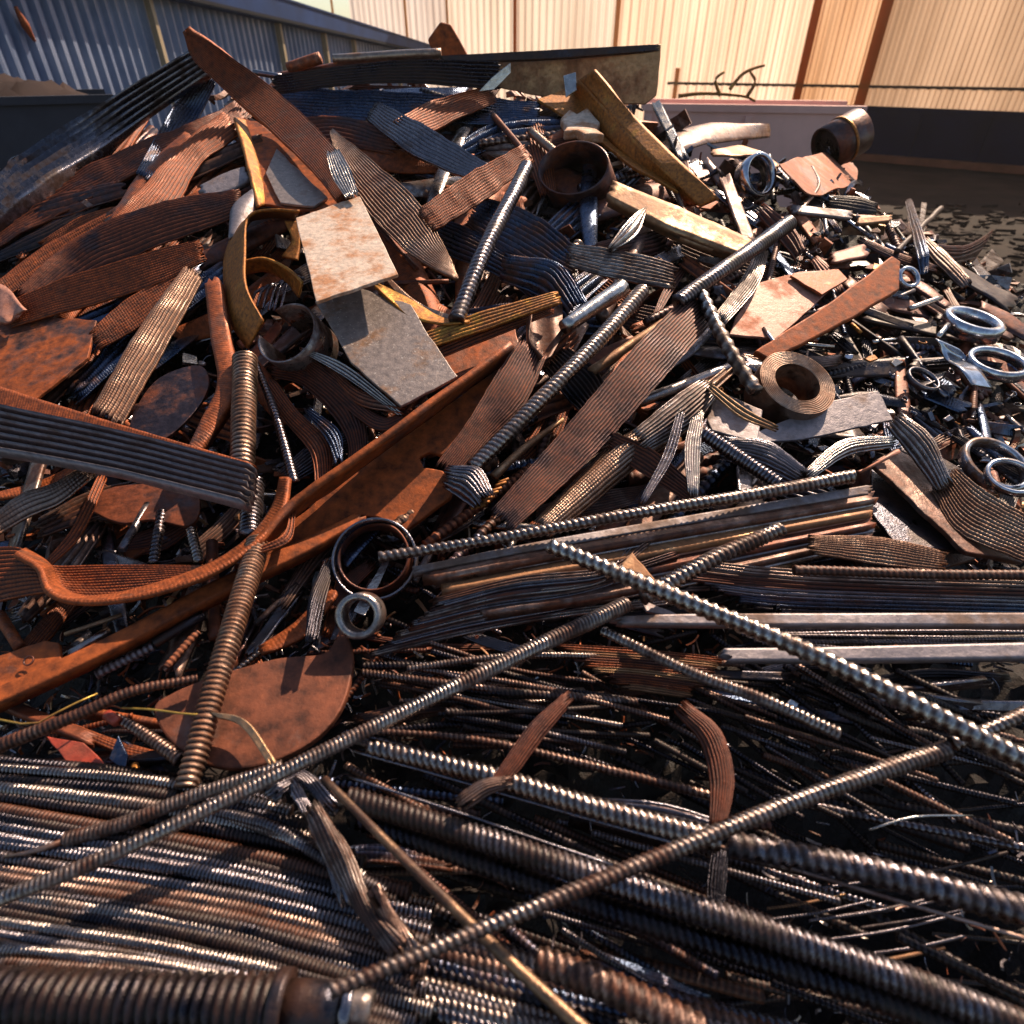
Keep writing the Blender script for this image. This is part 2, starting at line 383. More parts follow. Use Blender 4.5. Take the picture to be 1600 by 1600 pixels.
# ------------------------------------------------------------------ setting
def simple(name, rgb, rough=.8, metallic=0.0, var=.35, scale=3.0, bump=.3, rgb2=None):
    m, nt, b = new_mat(name); N = nt.nodes; L = nt.links
    tc = N.new('ShaderNodeTexCoord'); n = N.new('ShaderNodeTexNoise'); n.inputs['Scale'].default_value = scale; n.inputs['Detail'].default_value = 9
    n.inputs['Roughness'].default_value = .65
    L.new(tc.outputs['Object'], n.inputs['Vector']); r = N.new('ShaderNodeValToRGB'); e = r.color_ramp.elements
    e[0].position = .35; e[1].position = .68; c2 = rgb2 or tuple(x*(1-var) for x in rgb); e[0].color = tuple(c2)+(1,); e[1].color = tuple(rgb)+(1,)
    L.new(n.outputs[0], r.inputs[0]); L.new(r.outputs[0], b.inputs['Base Color'])
    b.inputs['Specular IOR Level'].default_value = .12
    b.inputs['Roughness'].default_value = rough; b.inputs['Metallic'].default_value = metallic
    bp = N.new('ShaderNodeBump'); bp.inputs['Strength'].default_value = bump; bp.inputs['Distance'].default_value = .02; L.new(n.outputs[0], bp.inputs['Height']); L.new(bp.outputs[0], b.inputs['Normal'])
    return m
MG = simple('yard dirt', (.040, .024, .018), .9, rgb2=(.012, .008, .007), scale=1.6, bump=.6)
def box_data(c, s, rz=0):
    V = []; F_ = [(0, 1, 3, 2), (4, 6, 7, 5), (0, 4, 5, 1), (2, 3, 7, 6), (0, 2, 6, 4), (1, 5, 7, 3)]
    for x in (-.5, .5):
        for y in (-.5, .5):
            for z in (-.5, .5):
                X, Y = x*s[0], y*s[1]; V.append((c[0]+X*math.cos(rz)-Y*math.sin(rz), c[1]+X*math.sin(rz)+Y*math.cos(rz), c[2]+z*s[2]))
    return V, F_
# ground sheet with gentle unevenness
def ground():
    xs = np.concatenate([[-150, -60, -25], np.linspace(-12, 16, 85), [30, 70, 150]]); ys = np.concatenate([[-60, -10], np.linspace(-3, 24, 80), [50, 120, 250]])
    V = []; F_ = []
    for y in ys:
        for x in xs: V.append((x, y, .025*math.sin(x*2.1+y)*math.cos(y*1.7-x*.6)+.012*math.sin(x*7)*math.sin(y*6)))
    n = len(xs)
    for i in range(len(ys)-1):
        for j in range(n-1): F_.append((i*n+j, i*n+j+1, (i+1)*n+j+1, (i+1)*n+j))
    mesh_obj('ground', V, F_, MG, kind='structure')
ground()
# wall direction of the far building
WA, WB = np.array([-4.6, 22.6]), np.array([17.4, 9.95])
wd = (WB-WA)/np.linalg.norm(WB-WA); wn = np.array([wd[1], -wd[0]])      # towards the yard
if wn[1] > 0: wn = -wn
def wall_pt(px, py=80, off=0.0):
    d = ray(px, py); a = np.array([d[0], d[1]]); o = WA+wn*off
    Mx = np.array([[a[0], -wd[0]], [a[1], -wd[1]]]); t, s = np.linalg.solve(Mx, o); return s, CAM+d*t
def corr_wall(A, d, n, length, z0, z1, pitch, amp, start=0):
    V = []; F_ = []; k = int(length/pitch)*6
    for i in range(k+1):
        s = start+length*i/k; u = (s/pitch) % 1
        o = amp*(1 if u < .35 else (-1 if .5 <= u < .85 else (1-2*(u-.35)/.15 if u < .5 else -1+2*(u-.85)/.15)))
        p = A+d*s+n*o; V += [(p[0], p[1], z0), (p[0], p[1], z1)]
    for i in range(k): F_.append((2*i, 2*i+2, 2*i+3, 2*i+1))
    return V, F_
# far building: fibreglass-like translucent sheeting lit by the sun behind it; the glow's gradient is painted panel by panel
def sheeting(name, lo, hi, k):
    m, nt, b = new_mat(name); N = nt.nodes; L = nt.links
    tc = N.new('ShaderNodeTexCoord'); nz = N.new('ShaderNodeTexNoise'); nz.inputs['Scale'].default_value = .6; nz.inputs['Detail'].default_value = 8
    mp = N.new('ShaderNodeMapping'); mp.inputs['Scale'].default_value = (2.5, 2.5, .35); L.new(tc.outputs['Object'], mp.inputs[0]); L.new(mp.outputs[0], nz.inputs[0])
    cr = N.new('ShaderNodeValToRGB'); cr.color_ramp.elements[0].position = .3; cr.color_ramp.elements[0].color = lo+(1,); cr.color_ramp.elements[1].position = .62; cr.color_ramp.elements[1].color = hi+(1,)
    L.new(nz.outputs[0], cr.inputs[0]); tr = N.new('ShaderNodeBsdfTranslucent'); df = N.new('ShaderNodeBsdfDiffuse'); L.new(cr.outputs[0], tr.inputs[0]); L.new(cr.outputs[0], df.inputs[0])
    mixs = N.new('ShaderNodeMixShader'); mixs.inputs[0].default_value = k; L.new(df.outputs[0], mixs.inputs[1]); L.new(tr.outputs[0], mixs.inputs[2])
    L.new(mixs.outputs[0], nt.nodes['Material Output'].inputs['Surface']); return m
mWs = [sheeting('greyish cream sheeting', (.66, .55, .49), (.82, .72, .66), .52), sheeting('cream sheeting', (.70, .56, .45), (.86, .74, .63), .58), sheeting('glow painted pale sheeting', (.80, .57, .42), (.92, .74, .59), .64), sheeting('glow painted orange sheeting', (.62, .36, .20), (.84, .56, .36), .54), sheeting('glow painted tan sheeting', (.48, .31, .20), (.70, .49, .34), .46)]  # panel colours and translucency stepped to paint in the falloff of the sun glow
WALLH = 5.2
fb = empty('warehouse_building', (WA[0], WA[1], 0), 'long warehouse behind the pile clad in cream ribbed sheeting with rusty orange seams', 'building')
LW = float(np.linalg.norm(WB-WA))
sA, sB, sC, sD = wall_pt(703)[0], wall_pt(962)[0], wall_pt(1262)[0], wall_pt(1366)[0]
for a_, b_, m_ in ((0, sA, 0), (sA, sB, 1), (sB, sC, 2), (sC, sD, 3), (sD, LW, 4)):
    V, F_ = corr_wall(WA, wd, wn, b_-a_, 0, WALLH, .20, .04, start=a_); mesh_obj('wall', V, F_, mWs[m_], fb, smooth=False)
mSeam = sheeting('orange seam strip', (.55, .16, .03), (.70, .24, .05), .5); mSeamG = sheeting('faded seam strip', (.70, .42, .18), (.80, .50, .24), .55)
for px, wpx, mt_ in ((530, 3, mSeamG), (640, 4, mSeamG), (703, 3, mSeamG), (806, 6, mSeam), (962, 9, mSeamG), (1064, 8, mSeamG), (1262, 15, mSeam), (1366, 20, mSeam)):
    s, p = wall_pt(px); dd = depth_of(p); ww = wpx*dd/F*.8
    q = WA+wd*s+wn*.05; z1 = WALLH if px != 1064 else 1.55
    V, F_ = box_data((q[0], q[1], z1/2+.003), (ww, .05, z1), math.atan2(wd[1], wd[0])); mesh_obj('seam_post', V, F_, mt_, fb, smooth=False)
mDk = simple('dark girt steel', (.10, .05, .035), .6, .3)
s0, _ = wall_pt(1050); s1 = LW; q = WA+wd*(s0+s1)/2+wn*.045
V, F_ = box_data((q[0], q[1], 1.26), (s1-s0, .04, .05), math.atan2(wd[1], wd[0])); mesh_obj('girt_rail', V, F_, mDk, fb, smooth=False)
q = WA+wd*LW/2+wn*.05
V, F_ = box_data((q[0], q[1], .2), (LW, .06, .4), math.atan2(wd[1], wd[0])); mesh_obj('base_band', V, F_, mDk, fb, smooth=False)
# left shed with blue ribbed wall and blue eave
mBl = simple('faded blue grey cladding', (.25, .29, .40), .45, .25, .3, 1.2, rgb2=(.13, .17, .28)); mBe = simple('blue painted eave', (.010, .042, .15), .6, .1, .4, 1.5)
mNavy0 = simple('dark conduit', (.012, .012, .02), .8); mPo = simple('ochre painted post', (.42, .33, .22), .6, 0, .3, 2)
sh = empty('storage_shed', (-4.7, 12, 0), 'low blue ribbed shed with a deep blue eave at the left side of the yard', 'shed')
SA, SB = np.array([-5.58, 3.0]), np.array([-2.42, 21.2]); sdv = (SB-SA)/np.linalg.norm(SB-SA); snv = np.array([sdv[1], -sdv[0]]); LS = float(np.linalg.norm(SB-SA))
def eb(y): return 2.66-.0478*(y-3)
def et(y): return 3.07-.0595*(y-3)
V, F_ = corr_wall(SA, sdv, snv, LS, 0, 3.0, .17, .03); V = [(x, y, z if z == 0 else eb(y)+.1) for x, y, z in V]; mesh_obj('wall', V, F_, mBl, sh, smooth=False)
def beam(nm, z0, z1, o0, o1, mt_):
    V = []
    for s in (0, LS):
        q = SA+sdv*s; y = q[1]
        for o_, z in ((o0, z0(y)), (o1, z0(y)), (o1, z1(y)), (o0, z1(y))): V.append((q[0]+snv[0]*o_, q[1]+snv[1]*o_, z))
    mesh_obj(nm, V, [(0, 1, 5, 4), (1, 2, 6, 5), (2, 3, 7, 6), (3, 0, 4, 7), (3, 2, 1, 0), (4, 5, 6, 7)], mt_, sh, smooth=False)
beam('eave', eb, et, .06, .24, mBe); beam('gutter_lip', lambda y: eb(y)+.01, lambda y: eb(y)+.05, .243, .27, mNavy0)
beam('roof', lambda y: et(y)+.004, lambda y: et(y)+.03, -3.5, .26, mBe)
for px, wpx in ((250, 8), (440, 7), (508, 6), (553, 5), (620, 4)):
    d = ray(px, 70); Mx = np.array([[d[0], -sdv[0]], [d[1], -sdv[1]]]); t, s = np.linalg.solve(Mx, SA+snv*.1); q = SA+sdv*s+snv*.1; ww = wpx*t/F
    V, F_ = box_data((q[0], q[1], (eb(q[1])-.003)/2), (ww, ww*1.2, eb(q[1])-.006), math.atan2(sdv[1], sdv[0])); mesh_obj('post', V, F_, mPo, sh, smooth=False)
# rust patch plate on the shed wall
d = ray(35, 40); t, s = np.linalg.solve(np.array([[d[0], -sdv[0]], [d[1], -sdv[1]]]), SA+snv*.05); pc = CAM+d*t
V, F_, uv = tube_data([pc+np.array([.03, -.05, .14]), pc+np.array([.03, .0, 0]), pc+np.array([.03, .06, -.12])], [.015, .04, .012], style='smooth', sides=8); mesh_obj('rust_stain_bracket', V, F_, 'rust', sh)
# grey open tub at the left
tb = empty('waste_skip', (-3.9, 5.4, 0), 'dark grey skip heaped with rusty scrap below the blue shed wall', 'skip')
mTub = simple('grey tub paint', (.055, .055, .07), .6, 0, .35, 2.0); mRim = simple('rusty tub rim', (.045, .028, .025), .9, .0, .4, 3)
ta, tb_, tz = np.array([-4.55, 4.55]), np.array([-2.98, 5.5]), 1.40
td = (tb_-ta)/np.linalg.norm(tb_-ta); tn = np.array([-td[1], td[0]]); tl = float(np.linalg.norm(tb_-ta)); tr_ = math.atan2(td[1], td[0])
for nm, s, t, z, sx, sy, sz, m_ in (('front_panel', tl/2, 0, .75, tl, .04, 1.48, mTub), ('back_panel', tl/2, 1.1, .75, tl, .04, 1.48, mTub), ('end_panel', tl-.02, .55, .75, .04, 1.05, 1.46, mTub), ('end_panel', .02, .55, .75, .04, 1.05, 1.46, mTub), ('rim', tl/2, -.01, 1.505, tl+.04, .07, .05, mTub), ('rim', tl/2, 1.1, 1.505, tl+.04, .07, .05, mTub)):
    q = ta+td*s+tn*t; V, F_ = box_data((q[0], q[1], z), (sx, sy, sz), tr_); mesh_obj(nm, V, F_, m_, tb, smooth=False)
_V = []; _F = []
for i in range(25):
    for j in range(15):
        u_, v_ = i/24*2-1, j/14*2-1; q = ta+td*(tl/2+u_*(tl/2-.05))+tn*(.55+v_*.5)
        _V.append((q[0], q[1], 1.46+.16*max(0, 1-abs(u_)**3-v_*v_*.9)+.035*math.sin(i*2.3)*math.cos(j*1.9)+.02*math.sin(i*5.1+j)))
for i in range(24):
    for j in range(14): _F.append((i*15+j, i*15+j+1, (i+1)*15+j+1, (i+1)*15+j))
mesh_obj('load', _V, _F, mRim, tb)
# dark container at the right
def skip(name, a, b_, zt, wdt, mats, label, cat, fl=.10):
    a, b_ = np.array(a, float), np.array(b_, float); d = (b_-a)/np.linalg.norm(b_-a); L_ = np.linalg.norm(b_-a); n = np.array([-d[1], d[0]])
    if n[1] < 0: n = -n
    rz = math.atan2(d[1], d[0]); c = (a+b_)/2; e = empty(name, (c[0], c[1], 0), label, cat); rim = mats[1]
    def bx(nm, s, t, z, sx, sy, sz, mt_):
        q = a+d*s+n*t; V, F_ = box_data((q[0], q[1], z), (sx, sy, sz), rz); return mesh_obj(nm, V, F_, mt_, e, smooth=False)
    bx('front_panel', L_/2, 0, zt/2, L_, .05, zt-.06, mats[0]); bx('back_panel', L_/2, wdt, zt/2, L_, .05, zt-.06, mats[0])
    bx('end_panel', .03, wdt/2, zt/2, .05, wdt-.06, zt-.08, mats[0]); bx('end_panel', L_-.03, wdt/2, zt/2, .05, wdt-.06, zt-.08, mats[0])
    bx('floor', L_/2, wdt/2, .12, L_-.12, wdt-.12, .05, mats[0])
    bx('top_rail', L_/2, 0, zt, L_+.08, .10, .07, rim); bx('top_rail', L_/2, wdt, zt, L_+.08, .10, .07, rim)
    bx('bottom_rail', L_/2, -.09, .07, L_, .13, .13, mats[2])
    k = max(2, int(L_/1.1))
    for i in range(k+1): bx('rib_post', .06+(L_-.12)*i/k, -.05, zt/2+.03, .07, .06, zt-.2, mats[0])
    return e
mNav = simple('near black navy paint', (.007, .010, .034), .85, 0, .4, 1.5); mRail = simple('rust brown rail', (.22, .08, .045), .6, .3, .4, 3)
skip('scrap_container', (6.2, 15.9), (12.5, 10.4), .92, 1.6, (mNav, mNav, mRail), 'long low near black container standing in front of the orange wall', 'container')
mPk = simple('pinkish grey paint', (.90, .52, .44), .6, 0, .3, 1.0)
skip('steel_trough', (1.5, 8.3), (3.72, 7.8), 1.30, 1.0, (mPk, mPk, mRail), 'pinkish grey steel trough behind the pile ending at the tipped drum', 'trough')
# mound of fine scrap that carries everything
def mound():
    xs = np.linspace(-5.2, 5.6, 420); ys = np.linspace(-1.0, 6.2, 320); V = []; F_ = []
    rs = np.random.RandomState(3); G = rs.rand(len(ys), len(xs))
    for i, y in enumerate(ys):
        for j, x in enumerate(xs):
            z = h(x, y)-.17 - .03*G[i, j]
            # hollow under the rods at the right
            z -= .42*math.exp(-((x-.62)/.42)**2-((y-.38)/.28)**2)
            z += .03*math.sin(x*23+y*5)*math.sin(y*19-x*4)
            V.append((x, y, max(z, -.12)))
    n = len(xs)
    for i in range(len(ys)-1):
        for j in range(n-1): F_.append((i*n+j, i*n+j+1, (i+1)*n+j+1, (i+1)*n+j))
    md = metal('scrap fines', (.022, .018, .018), (.02, .009, .006), .8, .5, .2, metallic=.4, scale=14, bump=1.0)
    mesh_obj('scrap_fines', V, F_, md, kind='stuff', label='dark rusty scrap fines packed beneath the pile', cat='scrap debris', smooth=False)
mound()
HAZE = .0025
def haze():
    V, F_ = box_data((2, 7, 2.55), (60, 48, 8.0))
    m = bpy.data.materials.new('air haze'); m.use_nodes = True; nt = m.node_tree; nt.nodes.remove(nt.nodes['Principled BSDF'])
    v = nt.nodes.new('ShaderNodeVolumePrincipled'); v.inputs['Color'].default_value = (1, .9, .78, 1); v.inputs['Density'].default_value = HAZE; v.inputs['Anisotropy'].default_value = .88
    nt.links.new(v.outputs[0], nt.nodes['Material Output'].inputs['Volume'])
    mesh_obj('haze', V, F_, m, kind='stuff', smooth=False, label='warm dusty air hanging over the whole yard', cat='haze')
haze()
# ================================================================== hand placed pieces
# ---- upper left
strip([(-30, 345, 40), (60, 280, 50), (190, 178, 52), (318, 95, 42)], 5, 'gun', .10, tilt=.04, amp=.5, th=.02, profile='deep', rag=0, label='long dark channelled bar sloping up to the blade tip against the blue wall', name='channelled_bar', cat='metal bar')
strip([(288, 50, 5), (322, 86, 40), (420, 165, 50), (500, 242, 50), (540, 300, 36)], 16, 'rust', .17, tilt=-.02, amp=.2, th=.022, leaf=True, endrag=.003, label='pointed rust brown blade leaning over the top of the pile', name='blade_strip')
strip([(518, 205, 8), (560, 265, 50), (620, 330, 68), (672, 390, 46), (713, 432, 5)], 13, 'tanrib', .13, leaf=True, tilt=(.0, .06), amp=.2, label='leaf shaped tan ribbed strip beside the square pale plate')
strip([(519, 236, 12), (533, 270, 30), (550, 305, 18)], 7, 'bright', .20, label='short silver ribbed scrap tucked behind the tan leaf shaped strip')
strip([(328, 120, 22), (285, 185, 40), (225, 275, 26)], 8, 'blue', .09, tilt=.02, label='blue grooved strip below the long channelled bar')
strip([(-25, 375, 40), (90, 312, 44), (200, 255, 44), (300, 212, 34), (375, 172, 14)], 12, 'darkrust', .07, tilt=.02, label='long brown ribbed strip running under the blue grooved strip')
strip([(360, 195, 20), (295, 245, 45), (240, 320, 60), (165, 385, 45), (80, 440, 18)], 12, 'rust', .085, tilt=(-.03, .03), curl=.1, label='curving rust and blue strip swinging down from the channel plate')
strip([(375, 315, 34), (250, 350, 62), (130, 402, 62), (40, 470, 24)], 13, 'darkrust', .10, tilt=.02, curl=.12, label='broad dark curved strip above the pink brown one at the left')
strip([(312, 392, 26), (220, 425, 52), (100, 462, 48), (15, 492, 38)], 13, 'rust', .115, tilt=.01, label='pink brown ribbed strip crossing above the orange rust plate')
strip([(285, 440, 30), (215, 485, 46), (150, 530, 30)], 10, 'rust', .10, label='short orange ribbed strip next to the orange rust plate')
strip([(300, 430, 30), (240, 525, 50), (165, 655, 54)], 10, 'tanrib', .12, curl=.22, amp=.2, label='tan rope textured bar standing between the orange plate and the dark disc')
plate([(-20, 505), (60, 492), (150, 500), (138, 560), (60, 628), (30, 636), (-20, 640)], 'rustp', .10, warp=.006, label='bright orange rust plate at the left edge of the pile')
edge_strip([(-20, 440, .15), (10, 448, .16), (36, 485, .15)], [(-20, 495, .14), (5, 503, .14), (28, 492, .13)], mat='pink', th=.01, label='pale pink curled sheet edge above the orange rust plate')
plate([(372, 182), (400, 188), (452, 228), (535, 300), (530, 322), (470, 328), (408, 318)], 'rustp', .085, tilty=.1, label='rust stained channel plate under the long brown blade')
edge_strip([(366, 182, .13), (385, 245, .13), (404, 322, .13)], [(384, 188, .09), (402, 245, .09), (420, 318, .09)], mat='gold', th=.01, label='raised golden flange at the left of the channel plate')
plate([(432, 232), (512, 308), (490, 322), (438, 316), (415, 270)], 'grey', .105, tilty=.1, label='grey worn patch plate lying in the rust channel plate')
strip([(316, 300, 22), (350, 285, 26), (388, 268, 22)], 0, 'lilac', .11, th=.02, label='short whitish bar left of the channel plate')
strip([(398, 300, 16), (378, 330, 34), (364, 372, 16)], 0, 'lilac', .12, th=.008, curl=.2, label='pale folded sheet above the golden hoop')
# golden hoop
edge_strip([(468, 328, .20), (430, 326, .21), (398, 330, .21), (382, 350, .20), (380, 400, .19), (384, 450, .18), (410, 500, .16)],
           [(462, 340, .10), (415, 338, .09), (372, 350, .10), (352, 390, .11), (350, 440, .11), (358, 500, .11), (385, 545, .10)], mat='gold', th=.006, n=50, label='golden rusted hoop of bent strap left of the square pale plate')
edge_strip([(384, 408, .15), (415, 405, .15), (450, 420, .14), (472, 440, .14)], [(384, 430, .10), (415, 425, .10), (445, 440, .10), (465, 465, .10)], mat='gold', th=.006, label='inner golden strap inside the bent hoop')
for i in range(6): rod([(392+i*9, 478+i*2, .08), (402+i*10, 455-i*4, .085), (424+i*10, 446-i*2, .08)], 5, style='smooth', mat='gun', label='thin dark curved rib inside the golden hoop', group='ribs inside the golden hoop', name='curved_rod')
edge_strip([(445, 345, .17), (455, 375, .14), (440, 400, .12)], [(470, 345, .16), (468, 385, .13), (464, 405, .12)], mat='gold', th=.008, label='torn yellow flap behind the square plate')
ring(447, 520, 52, .07, 1.3, (-.25, -.55, .7), 'steel', .14, 'curled steel pipe end opening below the square pale plate', 'pipe_section', a0=.3, a1=5.6)
plate([(462, 340), (562, 306), (622, 428), (494, 471)], 'pale', .22, .009, tiltx=.0, tilty=.15, label='square pale plate speckled with rust at the centre of the pile', j=.7)
plate([(492, 470), (560, 448), (642, 474), (662, 510), (715, 588), (626, 634), (548, 566), (524, 522)], 'grey', .17, .008, tiltx=.0, tilty=.05, warp=.002, label='grey speckled plate lying under the square pale plate')
strip([(590, 445, 8), (640, 480, 24), (690, 500, 10), (730, 500, 5)], 0, 'gold', .145, th=.006, tilt=.03, label='thin golden curl below the square plate corner')
strip([(600, 430, 6), (650, 478, 14), (718, 500, 6)], 0, 'tanrib', .12, label='thin curved lip behind the golden curl')
plate(smooth_poly([(205, 670), (215, 640), (250, 592), (310, 570), (326, 600), (300, 650), (250, 692)]), 'darkrust', .10, .008, warp=.005, label='dark rounded plate behind the tan rope textured bar')
strip([(332, 438, 26), (343, 520, 30), (355, 600, 32), (325, 662, 26), (300, 705, 18)], 0, 'rust', .14, th=.022, curl=.1, label='bent rust box bar with an elbow left of the upright threaded rod', name='bent_bar', cat='metal bar')
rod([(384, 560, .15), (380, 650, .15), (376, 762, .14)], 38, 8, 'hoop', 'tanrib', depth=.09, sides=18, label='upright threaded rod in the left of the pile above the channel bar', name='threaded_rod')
rod([(398, 755, .10), (390, 835, .10)], 34, 8, 'hoop', 'gun', depth=.12, label='short dark threaded stub just under the channel bar end', name='threaded_rod')
rod([(404, 848, .13), (372, 960, .15), (340, 1060, .15), (290, 1228, .13)], [36, 38], 8.5, 'hoop', 'tanrib', depth=.13, sides=18, label='long threaded rod hanging down across the round rusty plate', name='threaded_rod')
rod([(398, 565, .12), (432, 650, .11), (460, 755, .12)], [10, 16], 7, 'rebar', 'gun', label='thin ribbed rod ending in a bright clip right of the threaded rod')
strip([(-30, 664, 66), (180, 705, 60), (388, 757, 56)], 6, 'lilac', .19, tilt=.03, amp=.5, th=.025, profile='deep', rag=0, label='wide six ribbed channel bar lying across the left of the pile', name='channelled_bar', cat='metal bar')
strip([(-20, 615, 34), (180, 672, 22), (392, 728, 10)], 0, 'rust', .185, th=.02, label='rusty flange along the top of the wide ribbed channel bar')
plate(smooth_poly([(140, 800), (180, 765), (292, 760), (312, 790), (295, 822), (240, 815), (190, 822)]), 'darkrust', .06, .008, warp=.006, label='dark rusty half disc under the wide channel bar')
strip([(-20, 830, 26), (40, 790, 34), (90, 770, 32), (135, 738, 18)], 7, 'tanrib', .11, tilt=.02, curl=.15, label='wavy tan ribbed strip under the left end of the channel bar')
strip([(160, 745, 14), (120, 830, 16), (75, 880, 10)], 3, 'rust', .09, label='thin rust strip dropping behind the wavy ribbed sheet')
edge_strip([(-25, 856, .13), (30, 856, .14), (60, 872, .12), (90, 884, .10), (200, 884, .11), (340, 884, .12)],
           [(-25, 945, .11), (40, 930, .13), (90, 925, .14), (130, 938, .13), (230, 930, .12), (335, 900, .12)], mat='rust', ribs=12, amp=.2, th=.006, n=70, label='orange ribbed sheet rolling in a wave at the left edge')
edge_strip([(25, 862, .18), (62, 885, .17), (80, 925, .17), (140, 938, .16), (230, 926, .16), (330, 893, .16), (400, 845, .16), (440, 795, .16), (450, 745, .15)],
           [(40, 856, .12), (78, 880, .12), (104, 915, .12), (150, 928, .12), (230, 914, .12), (320, 882, .12), (388, 838, .12), (425, 790, .12), (436, 745, .12)], mat='rust', th=.01, n=70, label='thick curved rim strap sweeping from the left wave to the bright clip')
strip([(458, 800, 8), (448, 840, 14), (405, 860, 8)], 2, 'rust', .15, label='small strap fold beside the steel beam end')
strip([(-25, 1096, 24), (170, 1006, 22), (350, 912, 22), (480, 850, 20), (562, 806, 14)], 0, 'rustp', .10, th=.03, rag=.01, label='long thin rusty angle iron running from the left edge to the steel rings', name='angle_iron', cat='angle iron')
# ---- big rusty beam with flange and web
bc = P(620, 710, .12)
bm_ = empty('steel_beam', tuple(bc), 'big orange rusted steel beam lying diagonally across the middle of the pile', 'steel beam')
W, nr = poly_world(rough_poly([(408, 880), (440, 828), (520, 762), (660, 660), (806, 556), (812, 585), (740, 655), (700, 702), (690, 711), (672, 705), (655, 714), (662, 730), (692, 735), (708, 760), (704, 777), (632, 830), (590, 808), (556, 804), (520, 832), (470, 868), (430, 892)], .8), .11, 0, -.1)
if np.dot(nr, CAM-W[0]) < 0: nr = -nr
V, F_ = plate_data(W, nr, .014); mesh_obj('web', V, F_, 'rustp', bm_, smooth=False)
edge_strip([(404, 852, .15), (460, 792, .17), (520, 748, .19), (660, 646, .20), (804, 541, .19)], [(412, 868, .105), (466, 806, .11), (528, 760, .12), (664, 660, .12), (806, 556, .12)], mat='rustp', th=.016, parent=bm_, name='flange', n=40)
plate([(690, 562), (735, 520), (800, 496), (812, 540), (740, 575), (700, 600)], 'rustp', .08, .01, label='dark rust plate behind the upper end of the big beam')
strip([(832, 545, 50), (795, 612, 62), (748, 672, 44), (700, 735, 24)], 13, 'darkrust', .15, tilt=.02, curl=.06, label='blue topped brown ribbed strip on top of the big beam')
rod([(1003, 455, .16), (880, 590, .17), (738, 730, .15)], [26, 28], 7, 'helix', 'steel', depth=.05, starts=3, sides=16, label='long brown ribbed rod leaning down to the notch of the big beam')
rod([(972, 448, .13), (882, 512, .13)], [30, 26], 7, 'smooth', 'bright', label='smooth silver pipe end beside the curled pocket', name='steel_pipe', cat='pipe')
rod([(1036, 505, .12), (925, 580, .12)], [15, 18], 9, 'smooth', 'tan', label='smooth tan stick right of the long brown rod', name='round_bar', cat='bar')
rod([(880, 655, .11), (820, 700, .12), (772, 746, .12)], [8, 16], 9, 'smooth', 'tan', label='tan pointed bar between the long brown rod and the wide ribbed strip', name='round_bar', cat='bar')
strip([(868, 560, 48), (908, 600, 62), (935, 640, 46)], 9, 'dark', .11, tilt=.02, amp=.4, profile='deep', label='dark comb like grooved block under the long brown rod')
strip([(1098, 478, 56), (1020, 560, 66), (905, 690, 62), (785, 812, 46)], 13, 'darkrust', .155, tilt=.015, amp=.2, label='wide dark ribbed strip falling towards the long horizontal rebar')
strip([(1112, 612, 22), (1050, 665, 42), (985, 705, 52), (905, 775, 46), (848, 826, 30)], 10, 'tanrib', .12, curl=.35, amp=.1, label='tan horn shaped strip right of the wide dark ribbed strip')
strip([(1108, 605, 20), (1070, 640, 52), (1000, 690, 40)], 9, 'steel', .145, tilt=.03, curl=.2, label='dark cross ribbed flap over the tan horn shaped strip')
strip([(955, 690, 30), (1010, 720, 40), (1085, 775, 20)], 7, 'darkrust', .15, tilt=-.02, label='folded brown strip crossing the tan horn shaped strip')
strip([(1065, 640, 12), (1045, 710, 16), (1005, 782, 10)], 3, 'gun', .17, label='narrow dark stalk over the folded brown strip')
strip([(1092, 640, 10), (1082, 700, 24), (1084, 770, 6)], 6, 'bright', .155, label='bright pointed ribbed sliver hanging above the long rebar')
strip([(702, 745, 22), (735, 756, 56), (756, 782, 26)], 8, 'gun', .165, curl=.3, label='blue grey triangular flap at the notch of the big beam')
for i in range(7): rod([(738+i*7, 796-i*7, .15), (760+i*6, 790-i*7, .15)], 5, style='smooth', mat='gold', label='short golden comb tooth beside the triangular flap', group='golden comb teeth by the beam notch', name='comb_tooth', cat='tooth')
rod([(822, 262, .18), (770, 365, .19), (712, 500, .17)], [24, 28], 7, 'helix', 'gun', depth=.04, starts=4, sides=16, label='stout grey rod standing between the two pink brown strips')
strip([(665, 345, 40), (745, 292, 46), (824, 240, 12)], 11, 'rust', .14, tilt=.01, rag=.05, label='pink brown serrated strip behind the stout grey rod')
strip([(580, 172, 10), (640, 212, 46), (700, 244, 42), (756, 272, 22)], 8, 'gun', .11, tilt=.02, amp=.3, label='silver and black grooved strip behind the tan leaf shaped strip')
strip([(625, 208, 40), (690, 175, 40), (770, 147, 10)], 10, 'rust', .105, label='short rust ribbed strip over the long blue grooved strip')
strip([(420, 160, 46), (540, 166, 48), (700, 172, 44), (840, 178, 24)], 10, 'blue', .06, tilt=.0, label='long blue grooved strip lying level below the crest')
strip([(440, 210, 40), (520, 205, 44), (620, 225, 36)], 7, 'darkrust', .05, label='brown plank strip under the long blue grooved strip')
strip([(430, 133, 14), (540, 118, 26), (640, 112, 36), (780, 118, 44)], 7, 'dark', .10, tilt=.02, amp=.25, label='black ribbed sheet along the crest ending in a white cut')
plate([(748, 143), (768, 122), (798, 98), (798, 114), (772, 140)], 'bright', .14, .006, tilty=-.3, label='white cut end of the black ribbed crest sheet')
plate([(600, 100), (690, 88), (860, 78), (1033, 69), (1030, 110), (1026, 150), (1008, 164), (880, 158), (790, 140), (700, 120)], 'tan', .02, .02, tilty=-.15, label='broad brown sheet standing along the crest with a square right end', warp=.004)
